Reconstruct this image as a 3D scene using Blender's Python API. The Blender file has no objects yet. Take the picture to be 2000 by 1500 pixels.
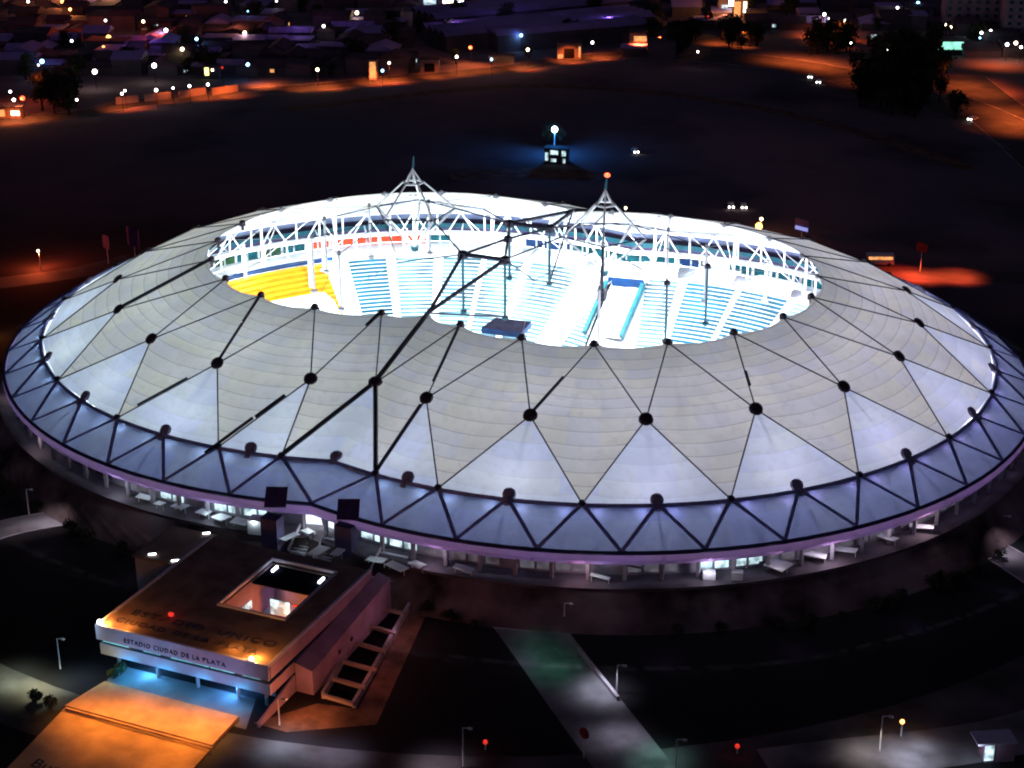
import bpy, math, random
from mathutils import Vector, Matrix
random.seed(7)
D = math.radians
sc = bpy.context.scene

# ------------------------------------------------------------------ camera, world, moon, exposure
W_PX, H_PX, F_PX = 2000.0, 1500.0, 3248.46
CAM = Vector((130.65, -298.97, 123.10))
YAW, PITCH, ROLL = -0.4093, 0.3849, -0.0035
fwd = Vector((math.sin(YAW)*math.cos(PITCH), math.cos(YAW)*math.cos(PITCH), -math.sin(PITCH)))
rt = fwd.cross(Vector((0, 0, 1))).normalized(); up = rt.cross(fwd)
rt2 = rt*math.cos(ROLL)+up*math.sin(ROLL); up2 = -rt*math.sin(ROLL)+up*math.cos(ROLL)
cd = bpy.data.cameras.new('camera'); cam = bpy.data.objects.new('camera', cd); sc.collection.objects.link(cam)
cd.sensor_width = 36.0; cd.lens = 36.0*F_PX/W_PX; cd.clip_start = 1.0; cd.clip_end = 6000.0
m = Matrix.Identity(4)
for i in range(3):
    m[i][0] = rt2[i]; m[i][1] = up2[i]; m[i][2] = -fwd[i]; m[i][3] = CAM[i]
cam.matrix_world = m
sc.camera = cam

world = bpy.data.worlds.new('World'); sc.world = world; world.use_nodes = True
wn = world.node_tree; bg = wn.nodes['Background']
sky = wn.nodes.new('ShaderNodeTexSky'); sky.sky_type = 'NISHITA'; sky.sun_disc = False
sky.sun_elevation = D(1.0); sky.sun_rotation = D(200)
tint = wn.nodes.new('ShaderNodeMix'); tint.data_type = 'RGBA'; tint.blend_type = 'MIX'
tint.inputs[0].default_value = 0.93
tint.inputs[7].default_value = (0.62, 0.50, 1.0, 1)
wn.links.new(sky.outputs[0], tint.inputs[6]); wn.links.new(tint.outputs[2], bg.inputs[0])
bg.inputs[1].default_value = 0.032

ml = bpy.data.lights.new('moon', 'SUN'); ml.energy = 0.03; ml.angle = D(3); ml.color = (0.75, 0.75, 1.0)
mo = bpy.data.objects.new('moon', ml); sc.collection.objects.link(mo)
mo.rotation_euler = (D(48), 0, D(35))

sc.view_settings.view_transform = 'Standard'; sc.view_settings.look = 'None'
sc.view_settings.exposure = 0.0; sc.view_settings.gamma = 1.0
try:
    sc.cycles.use_light_tree = True
    sc.cycles.filter_width = 2.0
    sc.cycles.max_bounces = 5; sc.cycles.diffuse_bounces = 2; sc.cycles.glossy_bounces = 2
    sc.cycles.transmission_bounces = 3; sc.cycles.transparent_max_bounces = 6
    sc.cycles.sample_clamp_indirect = 3.0
    sc.cycles.caustics_reflective = False; sc.cycles.caustics_refractive = False
except Exception:
    pass

G = -11.0            # level of the ground; z = 0 is the outer rim of the roof

def ray(px, py):
    return fwd + rt2*((px-1000)/F_PX) - up2*((py-750)/F_PX)
def at(px, py, z=G):
    d = ray(px, py); return CAM + d*((z-CAM.z)/d.z)
def proj(p):
    d = Vector(p)-CAM; w = d.dot(fwd)
    return 1000+F_PX*d.dot(rt2)/w, 750-F_PX*d.dot(up2)/w

# ------------------------------------------------------------------ materials
def newmat(name):
    mt = bpy.data.materials.new(name); mt.use_nodes = True
    nt = mt.node_tree; return mt, nt, nt.nodes['Principled BSDF']
def mix_noise(nt, col, col2, scale, detail=4, lo=0.35, hi=0.65, coord='Object', vec=None):
    tc = nt.nodes.new('ShaderNodeTexCoord'); nz = nt.nodes.new('ShaderNodeTexNoise')
    nz.inputs['Scale'].default_value = scale; nz.inputs['Detail'].default_value = detail
    nt.links.new(vec or tc.outputs[coord], nz.inputs['Vector'])
    rp = nt.nodes.new('ShaderNodeMapRange'); rp.inputs[1].default_value = lo; rp.inputs[2].default_value = hi
    nt.links.new(nz.outputs[0], rp.inputs[0])
    mx = nt.nodes.new('ShaderNodeMix'); mx.data_type = 'RGBA'
    nt.links.new(rp.outputs[0], mx.inputs[0])
    if isinstance(col, tuple): mx.inputs[6].default_value = (*col, 1)
    else: nt.links.new(col, mx.inputs[6])
    if isinstance(col2, tuple): mx.inputs[7].default_value = (*col2, 1)
    else: nt.links.new(col2, mx.inputs[7])
    return mx.outputs[2]
def plain(name, col, rough=0.7, metal=0.0, var=0.25, scale=0.6, spec=0.3):
    mt, nt, b = newmat(name)
    c2 = tuple(max(0, c*(1-var)) for c in col); c1 = tuple(min(1, c*(1+var*0.5)) for c in col)
    nt.links.new(mix_noise(nt, c1, c2, scale), b.inputs['Base Color'])
    b.inputs['Roughness'].default_value = rough; b.inputs['Metallic'].default_value = metal
    b.inputs['Specular IOR Level'].default_value = spec
    return mt
def emis(name, col, s, var=0.0, scale=2.0):
    mt, nt, b = newmat(name)
    b.inputs['Base Color'].default_value = (*[c*0.4 for c in col], 1)
    if var:
        o = mix_noise(nt, col, tuple(c*(1-var) for c in col), scale, 3)
        nt.links.new(o, b.inputs['Emission Color'])
    else: b.inputs['Emission Color'].default_value = (*col, 1)
    b.inputs['Emission Strength'].default_value = s
    return mt
CC = 21.18           # the plan is two circles with centres CC either side of the origin
def membrane(name, col, trans, seam=2.55, seam_amt=0.30, blotch=None):
    """coated fabric: matte outside, lets part of the light behind it through, welded seams ring the two centres"""
    mt = bpy.data.materials.new(name); mt.use_nodes = True; nt = mt.node_tree; nt.nodes.clear()
    out = nt.nodes.new('ShaderNodeOutputMaterial')
    tc = nt.nodes.new('ShaderNodeTexCoord'); sp = nt.nodes.new('ShaderNodeSeparateXYZ')
    nt.links.new(tc.outputs['Object'], sp.inputs[0])
    def mth(op, a, b=None):
        n = nt.nodes.new('ShaderNodeMath'); n.operation = op
        for k, v in enumerate((a, b)):
            if v is None: continue
            if isinstance(v, (int, float)): n.inputs[k].default_value = v
            else: nt.links.new(v, n.inputs[k])
        return n.outputs[0]
    ax = mth('SUBTRACT', mth('ABSOLUTE', sp.outputs[0]), CC)
    rr = mth('SQRT', mth('ADD', mth('MULTIPLY', ax, ax), mth('MULTIPLY', sp.outputs[1], sp.outputs[1])))
    # seams run in straight chords between the ridges: bend the radius with the 18 degree bay
    th = mth('ARCTAN2', sp.outputs[1], ax)
    ph = mth('SUBTRACT', mth('PINGPONG', mth('ADD', th, 20*math.pi/10), math.pi/20), 0)
    rc = rr
    fr = mth('FRACT', mth('DIVIDE', rc, seam))
    ln = mth('LESS_THAN', fr, 0.055)
    soft = mth('MULTIPLY', fr, 0.07)
    f = mth('SUBTRACT', mth('SUBTRACT', 1.0, mth('MULTIPLY', ln, seam_amt)), soft)
    base = mix_noise(nt, col, tuple(c*k for c, k in zip(col, blotch or (0.84, 0.84, 0.86))), 0.10, 5, 0.38, 0.66)
    base = mix_noise(nt, base, tuple(c*0.8 for c in col), 0.7, 4, 0.5, 0.85)
    # each welded strip of fabric is a slightly different batch
    cb = nt.nodes.new('ShaderNodeCombineXYZ')
    nt.links.new(mth('FLOOR', mth('DIVIDE', rc, seam)), cb.inputs[0]); nt.links.new(mth('FLOOR', mth('MULTIPLY', th, 11.46)), cb.inputs[1]); nt.links.new(mth('SIGN', sp.outputs[0]), cb.inputs[2])
    wh = nt.nodes.new('ShaderNodeTexWhiteNoise'); nt.links.new(cb.outputs[0], wh.inputs[0])
    tm = nt.nodes.new('ShaderNodeMix'); tm.data_type = 'RGBA'; nt.links.new(wh.outputs[0], tm.inputs[0])
    tm.inputs[6].default_value = (1.0, 0.985, 0.90, 1); tm.inputs[7].default_value = (0.93, 0.93, 1.0, 1)
    mm = nt.nodes.new('ShaderNodeMix'); mm.data_type = 'RGBA'; mm.blend_type = 'MULTIPLY'; mm.inputs[0].default_value = 1.0
    nt.links.new(base, mm.inputs[6]); nt.links.new(tm.outputs[2], mm.inputs[7]); base = mm.outputs[2]
    vm = nt.nodes.new('ShaderNodeVectorMath'); vm.operation = 'SCALE'
    nt.links.new(base, vm.inputs[0]); nt.links.new(f, vm.inputs['Scale'])
    df = nt.nodes.new('ShaderNodeBsdfDiffuse'); tr = nt.nodes.new('ShaderNodeBsdfTranslucent')
    nt.links.new(vm.outputs[0], df.inputs[0]); nt.links.new(vm.outputs[0], tr.inputs[0])
    mx = nt.nodes.new('ShaderNodeMixShader'); mx.inputs[0].default_value = trans
    nt.links.new(df.outputs[0], mx.inputs[1]); nt.links.new(tr.outputs[0], mx.inputs[2])
    nt.links.new(mx.outputs[0], out.inputs[0])
    return mt

M = {}
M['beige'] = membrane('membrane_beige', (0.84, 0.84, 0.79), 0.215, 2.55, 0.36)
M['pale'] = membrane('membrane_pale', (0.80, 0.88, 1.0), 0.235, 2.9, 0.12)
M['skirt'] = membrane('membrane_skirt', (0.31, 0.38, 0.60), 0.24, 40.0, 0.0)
M['fascia'] = membrane('membrane_fascia', (0.36, 0.22, 0.46), 0.20, 90.0, 0.0)
M['dark'] = plain('dark_steel', (0.028, 0.026, 0.045), 0.5, 0.2)
M['hub'] = plain('hub_steel', (0.045, 0.028, 0.04), 0.6, 0.1)
M['ridge'] = plain('ridge_cable_cover', (0.09, 0.095, 0.12), 0.6)
M['rib'] = plain('skirt_rib', (0.30, 0.32, 0.58), 0.9, 0, .25, .6, 0.0)
M['rimline'] = plain('rim_gutter', (0.02, 0.025, 0.10), 0.5)
M['vent'] = plain('vent_cap', (0.30, 0.27, 0.38), 0.6)
M['white'] = plain('white_paint', (0.82, 0.84, 0.86), 0.4, 0, 0.05)
M['tealmetal'] = plain('teal_steel', (0.012, 0.11, 0.145), 0.4)
M['cablegrey'] = plain('grey_cable', (0.20, 0.22, 0.24), 0.5)
M['clamplit'] = plain('clamp_lit_grey', (0.35, 0.36, 0.40), 0.5)
M['conc'] = plain('pale_concrete', (0.72, 0.74, 0.76), 0.8, 0, 0.12, 0.3)
M['tread'] = plain('stand_tread', (0.78, 0.80, 0.82), 0.8, 0, 0.10, 0.3)
M['seatblue'] = plain('seat_riser_blue', (0.012, 0.10, 0.17), 0.6, 0, 0.45, 0.12)
M['seatpale'] = plain('seat_riser_pale', (0.13, 0.25, 0.32), 0.6, 0, 0.7, 0.10)
M['yellow'] = plain('yellow_seats', (0.70, 0.27, 0.0), 0.7, 0, 0.12, 0.25)
M['yellowd'] = plain('orange_riser', (0.80, 0.22, 0.0), 0.7, 0, 0.2, 0.4)
M['bluewall'] = plain('blue_wall', (0.0, 0.025, 0.10), 0.5, 0, 0.4, 0.3)
M['orangewall'] = plain('orange_wall', (0.55, 0.05, 0.012), 0.6, 0, 0.15)
M['tealglass'] = plain('teal_glass', (0.0, 0.07, 0.09), 0.3, 0, 0.5, 0.5, 0.3)
M['greenglass'] = plain('green_glass', (0.012, 0.05, 0.02), 0.3, 0, 0.6, 0.8, 0.3)
M['bconc'] = plain('grey_concrete', (0.30, 0.28, 0.33), 0.8, 0, 0.35, 0.25)
M['deck'] = plain('deck_concrete', (0.12, 0.10, 0.115), 0.85, 0, 0.4, 0.2)
M['bank'] = plain('embankment_surface', (0.15, 0.115, 0.12), 0.95, 0, 0.85, 0.09, 0.0)
M['pyl'] = plain('pylon_concrete', (0.10, 0.08, 0.17), 0.8)
M['shadowv'] = plain('pylon_shadow_violet', (0.06, 0.03, 0.14), 0.6)
M['roofdk'] = plain('entrance_roof_membrane', (0.17, 0.11, 0.09), 0.9, 0, 0.35, 0.3)
M['bandg'] = plain('band_panel', (0.45, 0.45, 0.60), 0.5, 0, 0.1)
M['letter'] = plain('dark_lettering', (0.02, 0.018, 0.04), 0.6)
M['wallmv'] = plain('mauve_render', (0.33, 0.22, 0.33), 0.8, 0, 0.25, 0.3)
M['orangepav'] = plain('orange_paving', (0.60, 0.36, 0.20), 0.9, 0, 0.2, 0.35)
M['paving'] = plain('grey_paving', (0.16, 0.16, 0.18), 0.9, 0, 0.6, 0.12)
M['ringpav'] = plain('worn_asphalt', (0.058, 0.056, 0.062), 0.9, 0, 0.7, 0.10)
M['dirt'] = plain('bare_earth', (0.13, 0.075, 0.055), 1.0, 0, 0.5, 0.3)
M['nearblack'] = plain('near_black', (0.010, 0.009, 0.016), 1.0, 0, .3, .6, 0.0)
M['asphalt'] = plain('asphalt', (0.055, 0.052, 0.055), 0.85, 0, 0.3, 0.2)
M['pole'] = plain('galvanised_pole', (0.80, 0.80, 0.86), 0.5, 0.0)
M['housewall'] = plain('house_wall', (0.12, 0.10, 0.14), 0.9, 0, 0.5, 0.05)
M['wallorange'] = plain('rendered_wall', (0.30, 0.24, 0.22), 0.9, 0, 0.2, 0.2)
M['roofblue'] = plain('metal_roof', (0.34, 0.25, 0.62), 0.6, 0, 0.4, 0.05)
M['rooftile'] = plain('tile_roof', (0.10, 0.06, 0.09), 0.9, 0, 0.5, 0.1)
M['trunk'] = plain('bark', (0.03, 0.022, 0.018), 0.95)
M['leaf'] = plain('leaves', (0.035, 0.045, 0.025), 0.9, 0, 0.5, 0.4)
M['carwhite'] = plain('car_paint_white', (0.6, 0.62, 0.66), 0.3)
M['cardark'] = plain('car_paint_dark', (0.05, 0.05, 0.08), 0.3)
M['tyre'] = plain('tyre', (0.012, 0.012, 0.014), 0.9)
M['redsign'] = plain('red_sign', (0.22, 0.02, 0.02), 0.5)
M['purplesign'] = plain('purple_sign', (0.07, 0.045, 0.20), 0.6)
M['Ewhite'] = emis('lamp_white', (0.85, 0.95, 1.0), 7)
M['Eteal'] = emis('lit_glass_teal', (0.25, 0.75, 0.85), 0.9, 0.7, 0.5)
M['Elit'] = emis('lit_window_cool', (0.62, 0.85, 0.92), 1.7, 0.85, 0.7)
M['Edim'] = emis('lit_window_dim', (0.34, 0.33, 0.40), 0.30, 0.8, 0.5)
M['Ewarmw'] = emis('lit_window_warm', (1.0, 0.42, 0.14), 1.3, 0.5, 1.0)
M['Ewarm'] = emis('lamp_warm', (1.0, 0.85, 0.55), 6)
M['Eorange'] = emis('lamp_orange', (1.0, 0.40, 0.10), 6)
M['Ered'] = emis('lamp_red', (1.0, 0.10, 0.04), 4)
M['Ereddim'] = emis('lamp_red_dim', (0.9, 0.05, 0.03), 0.7)
M['Eblue'] = emis('lamp_blue', (0.25, 0.65, 1.0), 8)
M['Eglow'] = emis('blue_lit_door', (0.30, 0.70, 1.0), 1.6, 0.5, 0.6)
M['Egreen'] = emis('lamp_green', (0.35, 1.0, 0.75), 1.6, 0.5, 0.3)
M['Eyellow'] = emis('lamp_yellow', (1.0, 0.9, 0.25), 3)
M['Ehead'] = emis('headlight', (1.0, 0.97, 0.85), 12)

def groundmat():
    mt, nt, b = newmat('dark_grass')
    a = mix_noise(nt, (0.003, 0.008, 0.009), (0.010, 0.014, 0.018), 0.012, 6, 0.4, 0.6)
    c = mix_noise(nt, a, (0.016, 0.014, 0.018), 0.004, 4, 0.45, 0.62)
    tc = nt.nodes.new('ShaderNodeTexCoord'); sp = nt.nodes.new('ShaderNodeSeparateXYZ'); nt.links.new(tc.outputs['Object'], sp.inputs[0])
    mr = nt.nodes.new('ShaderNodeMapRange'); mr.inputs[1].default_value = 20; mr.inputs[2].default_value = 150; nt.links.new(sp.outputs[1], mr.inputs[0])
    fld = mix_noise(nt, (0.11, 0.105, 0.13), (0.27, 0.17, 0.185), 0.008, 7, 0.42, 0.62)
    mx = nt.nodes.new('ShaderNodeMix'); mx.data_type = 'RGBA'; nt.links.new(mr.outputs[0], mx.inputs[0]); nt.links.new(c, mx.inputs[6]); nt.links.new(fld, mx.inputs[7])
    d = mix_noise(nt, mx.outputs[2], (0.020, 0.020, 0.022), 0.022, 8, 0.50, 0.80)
    nt.links.new(d, b.inputs['Base Color']); b.inputs['Roughness'].default_value = 1.0
    b.inputs['Specular IOR Level'].default_value = 0.05
    return mt
M['grass'] = groundmat()

# ------------------------------------------------------------------ mesh helpers
class MB:
    def __init__(s): s.v = []; s.f = []; s.mi = []; s.mats = []
    def mid(s, mt):
        if mt not in s.mats: s.mats.append(mt)
        return s.mats.index(mt)
    def poly(s, pts, mt='white'):
        n = len(s.v); s.v += [tuple(p) for p in pts]; s.f.append(tuple(range(n, n+len(pts)))); s.mi.append(s.mid(mt))
    def grid(s, rows, mt, close=False):
        n = len(s.v); w = len(rows[0])
        for r in rows: s.v += [tuple(p) for p in r]
        for i in range(len(rows)-1):
            for j in range(w-1 if not close else w):
                k = (j+1) % w
                s.f.append((n+i*w+j, n+i*w+k, n+(i+1)*w+k, n+(i+1)*w+j)); s.mi.append(s.mid(mt))
    def box(s, c, size, mt, rz=0.0, ax=None):
        hx, hy, hz = [q/2 for q in size]; cs, sn = math.cos(rz), math.sin(rz); n = len(s.v)
        for dx, dy, dz in ((-1,-1,-1),(1,-1,-1),(1,1,-1),(-1,1,-1),(-1,-1,1),(1,-1,1),(1,1,1),(-1,1,1)):
            x, y, z = dx*hx, dy*hy, dz*hz
            s.v.append((c[0]+x*cs-y*sn, c[1]+x*sn+y*cs, c[2]+z))
        for f in ((0,3,2,1),(4,5,6,7),(0,1,5,4),(1,2,6,5),(2,3,7,6),(3,0,4,7)):
            s.f.append(tuple(n+k for k in f)); s.mi.append(s.mid(mt))
    def tube(s, a, b, r, mt, n=6, r2=None):
        a = Vector(a); b = Vector(b); d = (b-a)
        if d.length < 1e-6: return
        d.normalize(); u = d.cross(Vector((0, 0, 1)))
        if u.length < 1e-3: u = Vector((1, 0, 0))
        u.normalize(); w = d.cross(u); k = len(s.v); r2 = r if r2 is None else r2
        for p, q in ((a, r), (b, r2)):
            for i in range(n):
                t = 2*math.pi*i/n; s.v.append(tuple(p+u*(q*math.cos(t))+w*(q*math.sin(t))))
        mi = s.mid(mt)
        for i in range(n):
            j = (i+1) % n; s.f.append((k+i, k+j, k+n+j, k+n+i)); s.mi.append(mi)
        s.f.append(tuple(k+i for i in reversed(range(n)))); s.mi.append(mi)
        s.f.append(tuple(k+n+i for i in range(n))); s.mi.append(mi)
    def path(s, pts, r, mt, n=6):
        for a, b in zip(pts, pts[1:]): s.tube(a, b, r, mt, n)
    def bar(s, a, b, w, h, mt):
        """rectangular beam"""
        a = Vector(a); b = Vector(b); d = (b-a).normalized(); u = d.cross(Vector((0, 0, 1)))
        if u.length < 1e-3: u = Vector((1, 0, 0))
        u.normalize(); q = u.cross(d); k = len(s.v)
        for p in (a, b):
            for x, y in ((-1,-1),(1,-1),(1,1),(-1,1)): s.v.append(tuple(p+u*(x*w/2)+q*(y*h/2)))
        mi = s.mid(mt)
        for f in ((0,1,5,4),(1,2,6,5),(2,3,7,6),(3,0,4,7),(3,2,1,0),(4,5,6,7)):
            s.f.append(tuple(k+t for t in f)); s.mi.append(mi)
    def disc(s, c, nrm, r, h, mt, n=14, dome=0.25):
        nrm = Vector(nrm).normalized(); c = Vector(c)
        s.tube(c-nrm*0.1, c+nrm*h, r, mt, n, r*0.9); s.tube(c+nrm*h, c+nrm*(h+dome), r*0.9, mt, n, r*0.45)
    def sphere(s, c, r, mt, n=8, m_=5, sx=1, sz=1):
        rows = []
        for i in range(m_+1):
            t = math.pi*i/m_
            rows.append([(c[0]+sx*r*math.sin(t)*math.cos(2*math.pi*j/n), c[1]+sx*r*math.sin(t)*math.sin(2*math.pi*j/n), c[2]+sz*r*math.cos(t)) for j in range(n)])
        s.grid(rows, mt, True)
    def build(s, name, parent=None, loc=(0, 0, 0), smooth=False):
        me = bpy.data.meshes.new(name); me.from_pydata(s.v, [], s.f)
        for mt in s.mats: me.materials.append(M[mt] if isinstance(mt, str) else mt)
        me.polygons.foreach_set('material_index', s.mi)
        if smooth: me.polygons.foreach_set('use_smooth', [True]*len(s.f))
        me.update()
        o = bpy.data.objects.new(name, me); sc.collection.objects.link(o)
        o.location = loc
        if parent: o.parent = parent
        return o
def tag(o, label=None, cat=None, group=None, kind=None):
    if label: o['label'] = label
    if cat: o['category'] = cat
    if group: o['group'] = group
    if kind: o['kind'] = kind
    return o
def thing(name, label, cat, loc=(0, 0, 0), rz=0.0, group=None):
    o = bpy.data.objects.new(name, None); sc.collection.objects.link(o)
    o.location = loc; o.rotation_euler = (0, 0, rz); o.empty_display_size = 1.0
    return tag(o, label, cat, group)
def dup(root, loc, rz, label=None):
    r = root.copy(); sc.collection.objects.link(r); r.location = loc; r.rotation_euler = (0, 0, rz)
    if label: r['label'] = label
    for ch in root.children:
        c = ch.copy(); sc.collection.objects.link(c); c.parent = r
        for g in ch.children:
            d = g.copy(); sc.collection.objects.link(d); d.parent = c
    return r
def lamp(name, loc, power, col, r=0.3, spot=None, aim=None, blend=0.6, parent=None):
    l = bpy.data.lights.new(name, 'SPOT' if spot else 'POINT'); l.energy = power; l.color = col; l.shadow_soft_size = r
    o = bpy.data.objects.new(name, l); sc.collection.objects.link(o); o.location = loc
    if spot:
        l.spot_size = D(spot); l.spot_blend = blend
        d = Vector(aim)-Vector(loc); o.rotation_euler = d.to_track_quat('-Z', 'Y').to_euler()
    if parent: o.parent = parent
    return o

# ------------------------------------------------------------------ stadium skeleton
HR = {'A': (77.25, 4.52), 'M': (62.17, 12.88), 'I': (42.20, 18.80), 'O': (85.0, 0.0)}
def cp(s, ang, r, z):
    t = D(ang); return Vector((s*(CC+r*math.cos(t)), r*math.sin(t), z))
def ring(s, ang, k, dr=0, dz=0): return cp(s, ang, HR[k][0]+dr, HR[k][1]+dz)
def pinch(e, k, dr=0, dz=0):
    r = HR[k][0]+dr; return Vector((0, e*math.sqrt(r*r-CC*CC), HR[k][1]+dz))
# local angle a: 0 = outward along the long axis; near side is negative
ST = thing('stadium', 'huge oval twin peaked stadium, pale fabric roof around a dazzling white open centre', 'stadium', (0, 0, G))
def part(mb, name, parent=None, smooth=False):
    if parent is None: return mb.build(name, ST, (0, 0, -G), smooth)
    return mb.build(name, parent, (0, 0, 0), smooth)

def tri_panel(mb, P, Q, R, mt, n=8, sag=0.6, free=None, bow=1.3, bowdir=None):
    """triangle P,Q,R with a hollow middle; edge P-Q may be free and bows along bowdir"""
    P, Q, R = Vector(P), Vector(Q), Vector(R); idx = {}
    base = len(mb.v)
    for i in range(n+1):
        for j in range(n+1-i):
            a = i/n; b = j/n; c = 1-a-b
            p = P*a+Q*b+R*c
            p = p + Vector((0, 0, -sag*27*a*b*c))
            if free: p = p + Vector(bowdir)*(bow*4*a*b*(1-c))
            idx[(i, j)] = len(mb.v); mb.v.append(tuple(p))
    mi = mb.mid(mt)
    for i in range(n):
        for j in range(n-i):
            mb.f.append((idx[(i, j)], idx[(i+1, j)], idx[(i, j+1)])); mb.mi.append(mi)
            if i+j < n-1:
                mb.f.append((idx[(i+1, j)], idx[(i+1, j+1)], idx[(i, j+1)])); mb.mi.append(mi)

angM = [-99+18*k for k in range(12)]                 # -99 .. 99
angI = [-108+18*k for k in range(13)]                # -108 .. 108
angA9 = [-99+9*k for k in range(23)]                 # -99 .. 99
angO = [-94.5+9*k for k in range(22)]                # between them
angAmaj = [-99]+[-90+18*k for k in range(11)]+[99]
A_ = lambda s, a, **k: ring(s, a, 'A', **k)
M_ = lambda s, a, **k: ring(s, a, 'M', **k)
I_ = lambda s, a, **k: ring(s, a, 'I', **k)
O_ = lambda s, a, **k: ring(s, a, 'O', **k)

for s in (-1, 1):
    # nodes in order from the near pinch round to the far pinch
    Is = [('p', -1)]+angI+[('p', 1)]
    Ms = [('p', -1)]+angM+[('p', 1)]
    def nI(q): return pinch(q[1], 'I') if isinstance(q, tuple) else I_(s, q)
    def nM(q): return pinch(q[1], 'M') if isinstance(q, tuple) else M_(s, q)
    def outv(a): return Vector((s*math.cos(D(a)), math.sin(D(a)), 0.0))
    # upper kite panels: inner edge triangle + triangle down to the A node
    for i in range(len(Is)-1):
        # inner free edge Is[i]-Is[i+1], apex Ms[i] (13 M-nodes + ... aligned)
        a0 = Is[i]; a1 = Is[i+1]
        Mq = Ms[min(i, len(Ms)-1)]
        mid = (nI(a0)+nI(a1))/2; od = (mid-Vector((s*CC, 0, mid.z))); od.normalize()
        mb = MB(); tri_panel(mb, nI(a0), nI(a1), nM(Mq), 'beige', 9, 0.35, True, 1.5, od+Vector((0, 0, -0.15)))
        part(mb, 'upper_roof_panel', smooth=True)
    for i in range(len(Ms)-1):
        mb = MB()
        tri_panel(mb, nM(Ms[i]), nM(Ms[i+1]), nI(Is[i+1]), 'beige', 9, 0.35)
        if i == 0: an = -99
        elif i == len(Ms)-2: an = 99
        else: an = -90+18*(i-1)
        tri_panel(mb, nM(Ms[i+1]), nM(Ms[i]), A_(s, an), 'beige', 9, 0.35)
        part(mb, 'roof_panel', smooth=True)
    for i, a in enumerate(angM):
        lo, hi = max(-99, a-9), min(99, a+9)
        if a == -99: lo, hi = -99, -90
        if a == 99: lo, hi = 90, 99
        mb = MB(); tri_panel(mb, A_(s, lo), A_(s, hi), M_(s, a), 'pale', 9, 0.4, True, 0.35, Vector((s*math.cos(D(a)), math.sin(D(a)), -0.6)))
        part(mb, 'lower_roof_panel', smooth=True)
for e in (-1, 1):
    mb = MB(); tri_panel(mb, A_(-1, 99*e), A_(1, 99*e), pinch(e, 'M'), 'pale', 9, 0.3, True, -1.9, Vector((0, e, 0)))
    part(mb, 'lower_roof_panel', smooth=True)

# ridge cables over the seams
def lift(p, d=0.10): return Vector(p)+Vector((0, 0, d))
for s in (-1, 1):
    for i, a in enumerate(angM):
        up_n = [I_(s, x) for x in (a-9, a+9) if -108.5 < x < 108.5]
        for q in up_n:
            mb = MB(); mb.tube(lift(M_(s, a)), lift(q), 0.135, 'ridge', 5); part(mb, 'ridge_cable')
        lo, hi = a-9, a+9
        if a == -99: lo, hi = -99, -90
        if a == 99: lo, hi = 90, 99
        for x in (lo, hi):
            mb = MB(); mb.tube(lift(M_(s, a)), lift(A_(s, x)), 0.135, 'ridge', 5); part(mb, 'lower_ridge_cable')
for e in (-1, 1):
    V2 = pinch(e, 'M'); V3 = pinch(e, 'I')
    mb = MB()
    for s in (-1, 1): mb.tube(lift(V2, .3), lift(A_(s, 99*e), .3), 0.42, 'dark', 6); mb.tube(lift(V2), lift(I_(s, 108*e)), 0.135, 'ridge', 5)
    mb.tube(lift(V2, .4), lift(V3, .4), 0.48, 'dark', 6)
    part(mb, 'valley_arch')

# hub discs, node clamps, vents
def hubn(p, s): return (Vector(p)-Vector((s*CC, 0, -60))).normalized()
for s in (-1, 1):
    for a in angM:
        p = M_(s, a); mb = MB(); mb.disc(lift(p, .15), hubn(p, s), 1.28, 0.35, 'hub'); part(mb, 'hub_disc')
    for a in angI:
        p = I_(s, a); mb = MB(); far = a > 0; cm = 'clamplit' if far else 'hub'; mb.disc(lift(p, -.3), (0, 0, 1), 0.5 if far else 0.75, 0.6 if far else 0.9, cm, 8)  # far clamps painted paler as if lit, near ones dark
        if not far: mb.tube(lift(p, -1.4), lift(p, 0), .35, cm, 6)
        t = Vector((-s*math.sin(D(a)), math.cos(D(a)), 0)); mb.tube(p-t*.9, p+t*.9, .25, cm, 6)
        part(mb, 'edge_clamp')
    for a in angAmaj:
        p = A_(s, a); mb = MB(); mb.disc(lift(p, .2), hubn(p, s), .68, .4, 'dark', 6); part(mb, 'ring_node')
    for a in [-81+18*k for k in range(10)]+[-94.5, 94.5]:
        p = A_(s, a, dr=-.7, dz=.55); mb = MB()
        mb.disc(p, hubn(p, s), 1.15, 0.35, 'vent', 14); mb.tube(p, A_(s, a, dr=1.2, dz=-.5), .5, 'vent', 6)
        part(mb, 'vent_cap')
for e in (-1, 1):
    p = pinch(e, 'M'); mb = MB(); mb.disc(lift(p, .2), (0, e*.3, 1), 1.3, .5, 'hub'); part(mb, 'hub_disc')
    p = pinch(e, 'A', dr=-.9, dz=.5); mb = MB(); mb.disc(p, (0, e*.3, 1), 1.15, .35, 'vent'); mb.tube(p, p+Vector((0, e*1.8, -1.)), .5, 'vent'); part(mb, 'vent_cap')

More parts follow.
